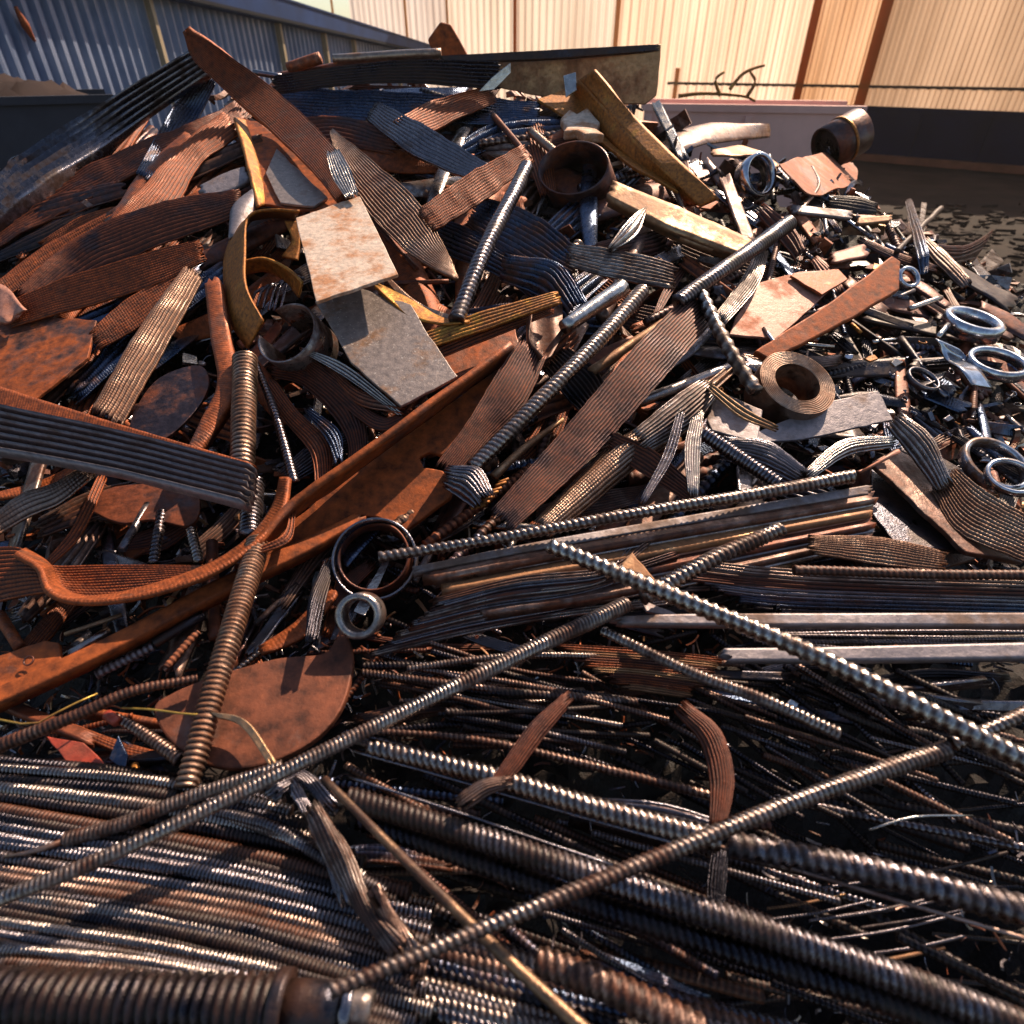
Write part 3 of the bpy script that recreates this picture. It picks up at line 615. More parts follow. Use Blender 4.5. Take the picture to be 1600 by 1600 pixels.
strip([(690, 92, 10), (860, 85, 14), (1028, 74, 10)], 0, 'dark', .06, th=.02, label='dark folded lip on the broad crest sheet')
plate([(668, 62), (688, 34), (704, 38), (718, 62), (733, 90), (680, 92)], 'rustp', -.05, .03, tilty=-.6, label='stubby brown block poking up above the crest')
for i, (a, b_, w_) in enumerate((((430, 122), (600, 92), 15), ((450, 108), (500, 90), 18), ((520, 92), (690, 84), 15), ((470, 128), (640, 104), 12), ((395, 112), (440, 120), 9))):
    rod([a+(.03+.01*i,), b_+(.03+.01*i,)], w_, 9, 'smooth', ('darkrust', 'rust', 'tanrib', 'darkrust', 'gun')[i], label='brown crusted bar lying on the left crest behind the blade', group='brown bars on the left crest', name='round_bar', cat='bar')
# gold angle leaning at the right of the crest
g = P(1010, 220, .12); ga = empty('angle_iron', tuple(g), 'golden angle iron leaning down from the glowing right crest', 'angle iron')
edge_strip([(926, 110, .15), (1010, 200, .17), (1122, 308, .15)], [(905, 124, .11), (985, 212, .12), (1092, 322, .10)], mat='gold', th=.014, parent=ga, name='upper_leg')
edge_strip([(905, 124, .11), (985, 212, .12), (1092, 322, .10)], [(890, 150, .05), (965, 232, .06), (1075, 318, .05)], mat='gold', th=.014, parent=ga, name='lower_leg')
plate([(840, 150), (905, 135), (1000, 215), (1060, 300), (985, 262), (900, 190)], 'gold', .05, .01, warp=.006, label='golden sheet beneath the leaning angle iron')
plate([(880, 118), (900, 112), (902, 140), (884, 152)], 'bright', .10, .01, label='small pale bracket at the head of the golden angle iron')
strip([(955, 295, 26), (1060, 342, 36), (1172, 388, 26)], 0, 'tan', .12, th=.025, label='tan wooden looking plank below the golden angle iron', name='plank', cat='plank')
strip([(955, 312, 8), (1060, 364, 9), (1165, 402, 8)], 0, 'tan', .10, th=.02, label='lower lip of the tan plank', cat='plank', name='plank')
ring(895, 262, 60, .06, 1.5, (-.35, -.6, .6), 'darkrust', .10, 'dark brown barrel mouth opening under the golden sheet', 'steel_barrel', 'barrel', squash=.75)
plate([(876, 178), (890, 168), (902, 176), (918, 170), (938, 190), (932, 204), (944, 218), (912, 226), (900, 212), (880, 214), (886, 198)], 'pale', .10, .03, warp=.03, j=3, label='crumpled pale lump above the barrel mouth')
strip([(890, 398, 34), (970, 415, 44), (1052, 432, 36)], 8, 'steel', .13, tilt=.01, amp=.25, label='level brown ribbed strip above the silver pipe')
strip([(955, 388, 10), (985, 360, 26), (1006, 328, 10)], 3, 'bright', .15, curl=.3, label='silver twisted shaving on the level ribbed strip')
rod([(1058, 472, .17), (1140, 415, .18), (1232, 350, .17)], 26, 6, 'helix', 'gun', depth=.06, starts=2, sides=16, label='grey fine threaded rod reaching up to the right shoulder')
strip([(1192, 392, 12), (1172, 440, 28), (1125, 500, 22)], 8, 'steel', .13, curl=.2, label='dark curved ribbed strap under the grey fine threaded rod')
rod([(1094, 458, .17), (1135, 535, .18), (1182, 612, .17)], [20, 24], 16, 'helix', 'bright', depth=.16, starts=2, sides=16, label='white twisted rope like rod pointing at the coil roll')
for i, (a, b_, w_, m_) in enumerate((((830, 205), (870, 240), 14, 'tanrib'), ((770, 180), (830, 250), 10, 'darkrust'), ((600, 445), (700, 440), 8, 'darkrust'), ((560, 320), (650, 420), 10, 'darkrust'))):
    rod([a, b_], w_, 9, 'smooth', m_, lift=.07, label='dark bar buried between the strips of the upper pile', group='buried bars in the upper pile', name='round_bar', cat='bar')
strip([(640, 345, 40), (720, 380, 50), (800, 420, 40), (870, 480, 20)], 8, 'blue', .07, amp=.35, tilt=-.02, curl=.15, label='black and blue fluted sheet behind the stout grey rod')
strip([(740, 330, 50), (820, 370, 70), (900, 420, 50)], 9, 'blue', .08, amp=.35, tilt=.02, label='blue fluted sheet right of the stout grey rod')
strip([(790, 420, 40), (860, 440, 60), (900, 490, 50)], 8, 'blue', .10, amp=.35, curl=.3, label='curled black fluted sheet above the pocket plate')
strip([(660, 535, 22), (760, 500, 26), (870, 465, 12)], 5, 'gold', .15, amp=.3, tilt=.02, label='golden grooved bar rising towards the curled pocket')
strip([(662, 560, 18), (760, 520, 20), (860, 485, 10)], 4, 'rust', .13, amp=.3, label='rust grooved bar under the golden grooved bar')
edge_strip([(830, 492, .18), (828, 530, .17), (850, 556, .17)], [(880, 470, .12), (878, 520, .12), (862, 556, .14)], mat='brown', th=.008, curl=-.4, label='curled rusty pocket of sheet right of the golden grooved bar')
strip([(1112, 238, 10), (1175, 236, 12), (1215, 262, 12)], 0, 'tan', .10, label='tan curved strap behind the shiny pipe mouth')
plate([(1222, 252), (1262, 240), (1335, 252), (1345, 285), (1290, 300), (1235, 285)], 'rustp', .06, .006, warp=.01, label='dull orange sheet under the tipped drum')
strip([(1190, 330, 10), (1230, 370, 26), (1250, 400, 20)], 5, 'darkrust', .10, curl=.3, label='dark oval shell right of the grey fine threaded rod end')
rod([(1268, 262, .10), (1280, 290, .11), (1245, 335, .09)], 6, style='smooth', mat='brown', label='thin bent brown wire below the tipped drum', name='bent_wire', cat='wire')
strip([(1240, 325, 10), (1330, 335, 12)], 0, 'lilac', .10, th=.012, label='short pale flat bar on the right shoulder', name='flat_bar', cat='flat bar')
strip([(1340, 345, 10), (1392, 340, 8)], 0, 'tan', .08, th=.012, label='short tan flat bar beside the pale one on the right shoulder', name='flat_bar', cat='flat bar')
rod([(1402, 392, .08), (1470, 325, .10)], 9, style='smooth', mat='dark', label='black pointed bar sticking out over the dirt on the right flank', name='round_bar', cat='bar')
# ---- right plates
plate([(1185, 442), (1250, 424), (1305, 420), (1322, 432), (1212, 530), (1140, 522), (1150, 495)], 'pink', .10, .008, tilty=-.1, label='smooth pink plate behind the orange flat beam')
plate([(1180, 548), (1300, 470), (1394, 399), (1408, 408), (1406, 452), (1330, 498), (1225, 552), (1200, 560)], 'rustp', .15, .02, tilty=-.3, label='orange flat beam pointing up right beside the pink plate', name='flat_beam', cat='steel beam')
plate([(1235, 430), (1310, 420), (1325, 436), (1285, 460)], 'rust', .125, .008, label='dull orange corner piece between pink plate and flat beam')
ring(1246, 597, 61, .40, .9, (.12, -.42, .85), 'tanrib', .16, 'tan coil roll of steel strip at the right of the pile', 'coil_roll', 'coil', grooves=8)
plate([(1300, 626), (1372, 610), (1396, 656), (1255, 686), (1184, 692), (1180, 676)], 'lilac', .12, .008, tilty=-.15, label='flat grey tongue plate under the coil roll')
plate([(1104, 655), (1120, 608), (1192, 640), (1184, 692), (1112, 672)], 'lilac', .13, .012, tiltx=-.15, label='pale folded box plate left of the coil roll')
strip([(1110, 605, 10), (1160, 645, 14), (1210, 668, 8)], 2, 'tan', .175, label='thin tan strap across the pale box plate')
rod([(1098, 676, .15), (1215, 756, .15)], 24, 6.5, 'hoop', 'gun', depth=.12, label='dark ribbed rod under the pale folded box plate')
strip([(1130, 700, 10), (1190, 712, 50), (1250, 745, 14)], 10, 'gun', .12, curl=.25, label='steel blue fanned ribbed piece below the coil roll')
strip([(1262, 742, 12), (1320, 700, 26), (1392, 690, 12)], 6, 'bright', .14, curl=.3, label='silver ribbed scroll right of the fanned piece')
rod([(1345, 738, .15), (1375, 722, .16), (1405, 706, .16)], [4, 9], style='smooth', mat='pink', label='small pink bent wire near the stack end', name='bent_wire', cat='wire')
plate([(1362, 722), (1400, 700), (1480, 740), (1600, 860), (1600, 878), (1510, 862)], 'brown', .11, .012, tiltx=.1, label='dark brown triangular plate sloping to the right edge')
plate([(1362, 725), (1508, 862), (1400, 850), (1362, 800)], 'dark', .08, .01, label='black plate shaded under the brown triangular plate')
strip([(1478, 752, 30), (1520, 800, 76), (1620, 850, 66)], 13, 'tanrib', .14, tilt=-.02, label='tan ribbed sheet on the brown triangular plate at the right edge')
strip([(1400, 660, 20), (1440, 700, 40), (1475, 760, 26)], 9, 'steel', .13, curl=.4, label='coiled dark ribbed curl above the tan ribbed sheet')
# ---- rings at the right
ring(1525, 497, 44, .28, .5, (.1, -.12, 1), 'glint', .10, 'upper of the two bright steel rings at the right edge')
ring(1562, 562, 43, .20, .35, (.0, -.15, 1), 'glint', .11, 'lower of the two bright steel rings at the right edge')
ring(1560, 722, 52, .16, .3, (.1, -.35, 1), 'glint', .10, 'large polished ring near the right edge above the tan ribbed sheet')
ring(1582, 742, 36, .18, .3, (-.1, -.3, 1), 'glint', .12, 'smaller polished ring lying inside the large polished one')
ring(1190, 272, 30, .18, .9, (.3, -.7, .4), 'glint', .12, 'shiny pipe mouth on the right shoulder of the pile', squash=1.1)
ring(1422, 432, 18, .3, .8, (.1, -.6, .6), 'glint', .09, 'small shiny ring right of the orange flat beam tip')
ring(1445, 590, 26, .15, .3, (.2, -.3, 1), 'gun', .08, 'thin dark ring left of the lower bright ring')
ring(585, 872, 66, .05, .35, (.05, -.6, .8), 'gun', .16, 'large thin steel hoop at the lower end of the big beam', seg=60)
ring(583, 868, 56, .06, 1.2, (.05, -.6, .8), 'darkrust', .10, 'rusty pipe mouth inside the large thin hoop', 'pipe_section')
ring(559, 963, 36, .30, 1.2, (.0, -.75, .65), 'steel', .18, 'thick walled pipe end below the large thin hoop', 'pipe_section')
plate([(552, 955), (600, 872), (612, 868), (570, 962)], 'bright', .03, .004, label='bright glassy sliver inside the thin hoop')
# polished bent sheet
edge_strip([(1462, 530, .13), (1480, 560, .10), (1500, 575, .13), (1520, 600, .12)], [(1500, 548, .12), (1520, 565, .08), (1535, 580, .12), (1552, 606, .10)], mat='glint', th=.005, label='polished bent sheet between the dark ring and the lower bright ring')
# drum tipped on the right shoulder
dc = P(1300, 240, .1); dp = PY(1318, 218, 3.4)
dr = empty('steel_drum', tuple(dp), 'tipped dark drum with golden dents on the right shoulder', 'drum')
ax = norm(np.array([.75, .25, .35])); V, F_ = ring_data(dp+ax*.08, ax, .10, .092, .18, seg=32); mesh_obj('shell', V, F_, 'darkrust', dr)
V, F_ = ring_data(dp-ax*.07, ax, .093, .01, .012, seg=32); mesh_obj('end_disc', V, F_, 'dark', dr)
V, F_ = ring_data(dp+ax*.0, ax, .105, .101, .013, seg=32); mesh_obj('hoop_band', V, F_, 'gold', dr)
# ---- centre right stacks
rod([(590, 872, .20), (800, 836, .20), (1080, 788, .20), (1332, 746, .19)], [18, 22], 8, 'helix', 'steel', depth=.14, starts=2, sides=14, label='long rebar lying almost level over the stack of flat bars')
for i in range(9):
    y1 = 758+10*i; x0 = 655+14*i; y0 = 888+9*i
    strip([(x0, y0, 9), (x0+230, y0-44+i, 11), (1366-R.uniform(0, 10), y1+6, 13)], 0, ('lilac', 'brown', 'steel', 'tan', 'pink', 'darkrust')[i % 6], .17-.008*i, th=.02, tilt=.012*(i % 2), rag=0, label='thin flat bar in the fanned stack under the long rebar', group='flat bars in the fanned stack', name='flat_bar', cat='flat bar')
for i in range(12):
    y0 = 912+7.5*i; x0 = 690-9*i
    strip([(x0+R.uniform(-8, 8), y0+24, 6), (x0+120, y0-6, 9), (x0+260, y0-22-i, 9), (1010+R.uniform(-30, 50), 850+8*i, 8)], 2, ('brown', 'gun', 'darkrust', 'steel')[i % 4], .155-.006*i, th=.015, rag=0, amp=.3, label='thin curved brown strip in the bent stack right of the thick pipe end', group='curved strips in the bent stack', name='flat_bar', cat='flat bar')
for i in range(7):
    strip([(880+20*i, 860+9*i, 8), (1060, 846+12*i, 9), (1250-i*4, 836+12*i, 8)], 2, ('tan', 'brown', 'steel', 'rust')[i % 4], .12-.006*i, th=.012, rag=0, label='brown flat strip below the fanned stack', group='strips between stack and twisted bar', name='flat_bar', cat='flat bar')
rod([(858, 853, .27), (1010, 913, .27), (1230, 1005, .27), (1440, 1110, .26), (1640, 1208, .24)], [26, 36], 13, 'helix', 'bright', depth=.17, starts=1, sides=18, label='thick pale twisted rebar crossing over the right side', lift=.25)
rod([(1220, 826, .19), (1120, 872, .2), (1005, 935, .19)], [24, 28], 8.5, 'helix', 'steel', depth=.2, starts=1, sides=14, label='short coarse rebar behind the thick pale twisted one')
rod([(978, 943, .19), (780, 1040, .2), (560, 1148, .2), (330, 1262, .2), (150, 1345, .19), (-20, 1410, .18)], [26, 24], 7.5, 'rebar', 'steel', depth=.16, sides=16, label='very long rebar running from the centre down to the lower left edge')
rod([(440, 1196, .15), (300, 1245, .14), (200, 1285, .13), (105, 1312, .12)], [20, 24], 7, 'rebar', 'steel', depth=.16, label='shorter rebar parallel above the very long one at the lower left')
rod([(105, 1312, .12), (60, 1328, .12), (10, 1338, .12)], [12, 5], style='smooth', mat='brown', label='torn thin wire tail of the shorter parallel rebar', name='bent_wire', cat='wire')
rod([(515, 1546, .26), (760, 1448, .26), (1000, 1352, .26), (1240, 1255, .25), (1478, 1170, .23)], [24, 28], 9, 'helix', 'steel', depth=.17, starts=1, sides=16, label='long rebar slanting up to the right over the thick cables')
rod([(1490, 1160, .16), (1560, 1132, .16), (1640, 1098, .16)], 22, 9, 'helix', 'steel', depth=.17, label='rebar end emerging beyond the thick pale twisted bar')
rod([(1240, 893, .16), (1420, 896, .16), (1640, 898, .15)], 16, 8, 'helix', 'brown', depth=.16, label='level red brown rebar along the top of the dark sheets')
for i in range(11):
    strip([(1010+22*i, 872+9*i+R.uniform(-3, 3), 7), (1250, 896+6.5*i, 11), (1640, 910+6*i, 12)], 2, ('brown', 'darkrust', 'gun', 'blue', 'dark')[min(4, i//2)], .13-.005*i, th=.015, rag=0, label='dark level sheet edge in the stack at the right edge', group='dark level sheets at the right edge', name='flat_bar', cat='flat bar')
strip([(965, 968, 10), (1120, 967, 16), (1640, 967, 19)], 0, 'lilac', .17, th=.02, rag=0, label='upper of the two pale level flat bars at the right', name='flat_bar', cat='flat bar')
strip([(1136, 1022, 18), (1300, 1021, 20), (1640, 1015, 24)], 0, 'lilac', .17, th=.02, rag=0, label='lower of the two pale level flat bars at the right', name='flat_bar', cat='flat bar')
for i in range(5): rod([(1150+10*i, 983+6*i, .12), (1400, 984+5*i, .12), (1640, 982+6*i, .12)], 7, 6, 'helix', 'gun', depth=.2, sides=8, label='thin dark cable between the two pale flat bars', group='cables between the pale flat bars')
strip([(1270, 850, 20), (1370, 860, 40), (1470, 876, 30)], 10, 'tanrib', .16, tilt=.01, curl=.1, label='ribbed pale sheet lying over the level red brown rebar')
plate([(972, 880), (988, 862), (1024, 905), (1026, 925), (968, 900)], 'tan', .22, .01, tilty=-.2, label='small tan folded card like plate at the crossing of the rebars')
plate([(1000, 935), (1030, 948), (1080, 968), (1010, 955)], 'lilac', .15, .006, label='thin pale sliver under the rebar crossing')
plate([(1290, 1040), (1340, 1036), (1400, 1090), (1380, 1095)], 'lilac', .10, .006, label='small lilac plate below the lower pale flat bar')
rod([(940, 985, .15), (1080, 1050, .16), (1200, 1095, .15), (1312, 1148, .13)], [16, 22], 8, 'rebar', 'steel', depth=.17, label='rusty rebar sloping down right under the pale twisted bar')
for i in range(8): strip([(880+14*i, 1010+9*i, 7), (1000, 1018+8*i, 8), (1120-6*i, 1030+8*i, 7)], 2, ('rust', 'tan', 'darkrust')[i % 3], .08, th=.012, rag=0, label='copper brown strip in the small stack left of the sloping rebar', group='copper brown strips in the small stack', name='flat_bar', cat='flat bar')
# ---- cables of the lower half
rod([(578, 1168, .18), (760, 1212, .19), (930, 1262, .19), (1120, 1310, .18)], [28, 40], 10, 'helix', 'steel', depth=.13, starts=3, sides=18, label='thick cable crossing under the hooked strip')
rod([(1135, 1318, .17), (1330, 1352, .18), (1500, 1395, .18), (1660, 1440, .17)], [40, 50], 15, 'helix', 'gun', depth=.13, starts=3, sides=20, label='thick dark cable leaving at the right edge')
rod([(545, 1245, .17), (740, 1305, .18), (950, 1375, .18), (1200, 1460, .17), (1400, 1530, .16), (1660, 1625, .15)], [34, 50], 10, 'helix', 'gun', depth=.13, starts=3, sides=20, label='upper of the two long thick cables across the bottom')
rod([(560, 1285, .13), (750, 1350, .14), (945, 1418, .14), (1200, 1500, .13), (1400, 1568, .12), (1660, 1670, .11)], [30, 46], 11, 'helix', 'dark', depth=.13, starts=3, sides=20, label='lower of the two long thick cables across the bottom')
rod([(548, 1215, .18), (740, 1275, .18), (955, 1350, .18)], [5, 5], style='smooth', mat='gun', label='thin wire along the top of the upper long cable', name='steel_wire', cat='wire')
rod([(550, 1175, .18), (720, 1220, .18), (1060, 1318, .18)], 5, style='smooth', mat='gun', label='thin bar just below the thick cable of the centre', name='steel_wire', cat='wire')
rod([(1110, 1322, .17), (1330, 1385, .17), (1640, 1475, .17)], [7, 8], style='smooth', mat='brown', label='thin straight bar below the thick dark cable at the right', name='steel_wire', cat='wire')
rod([(505, 1215, .21), (600, 1310, .22), (740, 1445, .22), (830, 1530, .21), (950, 1640, .2)], [12, 26], style='smooth', mat='brass', label='smooth tan bar running down to the bottom edge under the slanting rebar', name='round_bar', cat='bar')
rod([(1360, 1298, .05), (1430, 1278, .07), (1520, 1276, .05)], 4, style='smooth', mat='bright', label='lone thin bright wire over the dark hollow at the right', name='steel_wire', cat='wire')
strip([(886, 1092, 16), (840, 1140, 30), (800, 1195, 28), (775, 1228, 22)], 7, 'darkrust', .21, curl=.35, label='scaly brown hooked strip lying over the thick cable')
strip([(790, 1222, 18), (758, 1230, 26), (725, 1252, 28)], 6, 'brown', .22, curl=.4, label='curled foot of the scaly hooked strip')
strip([(1070, 1110, 20), (1110, 1150, 36), (1128, 1215, 38), (1122, 1290, 24)], 8, 'darkrust', .19, curl=.3, label='twisted brown ribbed strap hanging over the cable gap')
strip([(1125, 1330, 26), (1120, 1380, 30), (1118, 1430, 22)], 6, 'dark', .08, curl=.3, label='dark lower end of the twisted strap under the cables')
rod([(560, 1140, .12), (740, 1155, .13), (900, 1190, .13), (1110, 1245, .12)], [10, 16], 7, 'helix', 'brown', depth=.16, label='slim brown rebar sloping right above the thick cable')
# ---- round plate etc.
plate(smooth_poly([(330, 1058), (430, 1028), (500, 1020), (518, 1005), (532, 980), (548, 1005), (550, 1045), (532, 1108), (485, 1160), (405, 1196), (330, 1196), (268, 1160), (242, 1110), (270, 1085)]), 'rustd', .115, .014, warp=.004, j=.3, label='big round rusty plate with a torn top lower left of the centre')
rod([(-20, 1172, .16), (120, 1118, .17), (210, 1080, .17), (310, 1060, .15)], [24, 14], 7, 'hoop', 'brown', depth=.12, label='rusty threaded rod at the left edge above the rod bundle', name='threaded_rod')
rod([(178, 1122, .13), (225, 1150, .12), (280, 1190, .11)], [14, 24], 7, 'hoop', 'brown', depth=.12, label='short ribbed hose like piece with a red tip', name='threaded_rod')
rod([(170, 1115, .14), (186, 1126, .14)], 18, style='smooth', mat='red', label='pink red cap on the short ribbed piece', name='end_cap', cat='cap')
strip([(330, 1115, 6), (380, 1130, 12), (425, 1192, 12)], 0, 'tan', .16, th=.01, label='narrow tan strap curving over the round rusty plate')
rod([(190, 1105, .15), (240, 1108, .16), (300, 1116, .16), (335, 1112, .15)], 3.5, style='smooth', mat='yellow', label='yellow wire running to the threaded rod from the left', name='yellow_wire', cat='wire')
rod([(-10, 1125, .13), (50, 1134, .14), (100, 1108, .14), (150, 1085, .13)], 3.5, style='smooth', mat='yellow', label='yellow wire at the left edge under the angle iron', name='yellow_wire', cat='wire')
plate([(-20, 1030), (70, 1000), (92, 1004), (96, 1032), (60, 1068), (-20, 1085)], 'rustp', .09, .01, label='orange bracket plate at the left edge above the angle iron')
ring(44, 1032, 8, .25, .3, (0, -.4, .9), 'darkrust', .108, 'small bolt hole washer on the orange bracket plate', 'washer', 'washer')
plate([(72, 1150), (130, 1160), (182, 1212), (150, 1200), (120, 1210)], 'red', .08, .006, label='torn red painted flake above the rod bundle')
plate([(185, 1148), (200, 1180), (195, 1205), (170, 1185)], 'blue', .08, .006, label='small dark blue flake next to the red one')
rod([(208, 1195, .07), (212, 1222, .07)], 12, style='smooth', mat='gold', label='short brass stub above the rod bundle', name='brass_stub', cat='pipe')
for i, (a, b_, w_, m_) in enumerate((((90, 1035), (170, 985), 16, 'steel'), ((150, 1055), (240, 1010), 14, 'lilac'), ((240, 1005), (320, 960), 18, 'dark'), ((300, 830), (312, 880), 16, 'bright'), ((190, 860), (230, 790), 14, 'gun'), ((240, 880), (255, 800), 16, 'gun'), ((30, 1010), (0, 960), 18, 'rust'), ((310, 985), (260, 1040), 12, 'pink'), ((100, 990), (190, 960), 8, 'tan'))):
    rod([a, b_], w_, 8, 'hoop' if i % 2 else 'smooth', m_, lift=.06, label='short bar end in the dark gaps left of the long threaded rod', group='bar ends in the left gaps', name='round_bar', cat='bar')
# tail pieces at centre-left: curls
for i, (p, m_, rb) in enumerate((([(430, 575, 10), (480, 590, 30), (540, 640, 44), (560, 700, 30), (545, 760, 10)], 'darkrust', 8), ([(420, 600, 8), (455, 650, 26), (500, 700, 34), (505, 760, 10)], 'rust', 7),
        ([(470, 560, 8), (520, 600, 26), (590, 660, 22), (640, 650, 10)], 'darkrust', 6), ([(510, 570, 6), (560, 620, 20), (630, 640, 14)], 'rust', 4), ([(480, 640, 10), (520, 680, 24), (530, 720, 12)], 'blue', 4))):
    strip(p, rb, m_, .07+.01*i, tilt=(-.02, .03), curl=.2, label='drooping rust curl between threaded rod and grey speckled plate', group='drooping curls left of the beam')
strip([(470, 545, 6), (540, 580, 16), (625, 645, 8)], 3, 'bright', .12, label='thin silver edge strip under the grey speckled plate')
for i, (p, m_) in enumerate((([(488, 1000, 10), (495, 940, 26), (515, 880, 16)], 'dark'), ([(430, 1240, 14), (470, 1215, 26), (520, 1260, 12)], 'gun'), ([(490, 1270, 16), (530, 1340, 44), (570, 1420, 30), (620, 1480, 10)], 'steel'), ([(460, 1230, 10), (500, 1300, 20), (540, 1400, 16)], 'gun'), ([(590, 1400, 12), (615, 1440, 20), (650, 1490, 8)], 'brown'))):
    strip(p, 7, m_, .15, curl=.35, tilt=(.02, -.02), label='crumpled dark ribbed shred at the head of the cables', group='crumpled shreds at the cable heads')
# ---- big threaded shaft at the bottom left
s0, s1 = P(-60, 1558, .12), P(442, 1572, .12); rr = 39*depth_of(s1)/F
ts = empty('threaded_shaft', tuple((s0+s1)/2), 'huge dark threaded shaft with collar and nut at the bottom left corner', 'shaft')
V, F_, uv = tube_data([s0, (s0+s1)/2, s1], rr, 17*depth_of(s1)/F, 'helix', .14, 26, 1); mesh_obj('thread', V, F_, 'dark', ts, uvs=uv)
dx = norm(s1-s0)
def ax_tube(a, b_, r, nm, mt_, sides=26, **k):
    V, F_, uv = tube_data([s1+dx*a, s1+dx*(a+b_)/2, s1+dx*b_], r, .02, 'smooth', 0, sides); return mesh_obj(nm, V, F_, mt_, ts, uvs=uv)
u_ = depth_of(s1)/F
ax_tube(-12*u_, 8*u_, 50*u_, 'collar', 'dark'); ax_tube(8*u_, 92*u_, 36*u_, 'shank', 'dark'); ax_tube(92*u_, 140*u_, 24*u_, 'pin', 'steel', 20); ax_tube(96*u_, 112*u_, 37*u_, 'nut', 'gun', 6)
# ---- bundle of rods at the bottom left
gl = 'ribbed steel rod lying in the close bundle at the bottom left'
for row in (0, 1):
    for i in range(22):
        f = (i+.5*row)/22; y0 = 1190+f*335+R.uniform(-3, 3); y1 = y0+128+f*8+R.uniform(-6, 6); x1 = 650+R.uniform(-40, 30)
        if f < .2: x1 = 440+f*700; y1 = y0+66+f*150
        if f > .86: x1 = 470-(f-.86)*200; y1 = y0+62
        w0 = R.uniform(15, 19); lf = .078+.03*row+R.uniform(-.004, .004)
        rod([(-25, y0, lf), (x1*.5, (y0+y1)/2-7+R.uniform(-3, 3), lf+.004), (x1, y1+8, lf)], [w0, w0*1.55], R.choice([6.6, 7, 7.4]), 'hoop', R.choice(['gun', 'gun', 'brown', 'gun', 'steel', 'dark']), depth=.22, sides=14, label=gl, group='close bundle of ribbed rods')
for i in range(4):
    rod([(330+i*30, 1268+i*8, .12), (420+i*24, 1290+i*14, .13), (500+i*34, 1330+i*22, .12)], [14, 22], 6.2, 'hoop', ('gun', 'steel', 'bright', 'gun')[i], depth=.13, label='bright ribbed rod end on top of the close bundle', group='rod ends on top of the bundle')
# ---- lower right cables
for i in range(10):
    y0 = 1425+i*20; x0 = 560+i*16+R.uniform(-20, 20)
    wd_ = R.uniform(22, 36)
    rod([(x0, y0, .07), (x0+260, y0+70+R.uniform(-8, 8), .08), (x0+560, y0+150+R.uniform(-12, 12), .07), (x0+820, y0+225, .05)], [wd_*.8, wd_*1.2], R.uniform(8, 12), 'helix', R.choice(['gun', 'blue', 'steel', 'dark', 'brown']), depth=.15, starts=2, sides=14, label='dark twisted cable among those along the bottom edge', group='dark cables along the bottom edge')
rod([(840, 1500, .13), (960, 1545, .14), (1100, 1620, .13)], [44, 56], 14, 'helix', 'brown', depth=.13, starts=2, sides=18, label='copper toned thick coil of cable at the middle of the bottom edge')
for i in range(24):        # knot of thin cables, centre
    y0 = 985+R.uniform(0, 175); x0 = 560+R.uniform(0, 180); ln = R.uniform(220, 420); sl = R.uniform(-.08, .30); wq = R.uniform(8, 15)
    rod([(x0, y0, R.uniform(.03, .10)), (x0+ln*.5, y0+ln*.5*sl+R.uniform(-12, 12), R.uniform(.05, .11)), (x0+ln, y0+ln*sl, R.uniform(.02, .09))], wq, 5.5, 'helix', R.choice(['gun', 'dark', 'steel', 'brown', 'dark']), depth=.2, starts=1, sides=9, label='thin dark cable tangled in the middle right of the round plate', group='thin tangled cables in the middle')
for i in range(22):
    x0 = 1130+R.uniform(0, 300); y0 = 1040+R.uniform(0, 150); ln = R.uniform(120, 300); sl = R.uniform(.1, .5)
    rod([(x0, y0, R.uniform(-.02, .07)), (x0+ln, y0+ln*sl, R.uniform(-.05, .05))], R.uniform(8, 14), 6, 'helix', R.choice(['dark', 'gun', 'dark', 'brown']), depth=.2, sides=8, label='dark thin cable under the thick pale twisted rebar', group='dark cables at the lower right')
for i in range(12):
    x0 = 1180+R.uniform(0, 200); y0 = 1400+R.uniform(-40, 150); ln = R.uniform(120, 260)
    rod([(x0, y0, -.02), (x0+ln/2, y0-ln*.08, -.01), (x0+ln, y0-ln*.2, -.03)], R.uniform(4, 7), 5, 'helix', R.choice(['gun', 'tan', 'dark']), depth=.2, sides=8, label='faint thin wire in the dark hollow at the lower right', group='wires in the dark hollow', name='steel_wire', cat='wire')
# twigs above the trough
for i, p in enumerate(([(1125, 150), (1118, 125), (1132, 112)], [(1140, 140), (1158, 118), (1175, 108), (1195, 102)], [(1168, 150), (1180, 128), (1172, 112)], [(1060, 150), (1100, 146), (1160, 150), (1180, 158)])):
    q = [PY(x, y, 7.6) for x, y in p]; V, F_, uv = tube_data(q, [.02, .012], style='smooth', sides=7); mesh_obj('bent_wire', V, F_, 'gold', label='rusty twig like wire sticking up behind the trough', cat='wire', group='twig like wires above the trough')
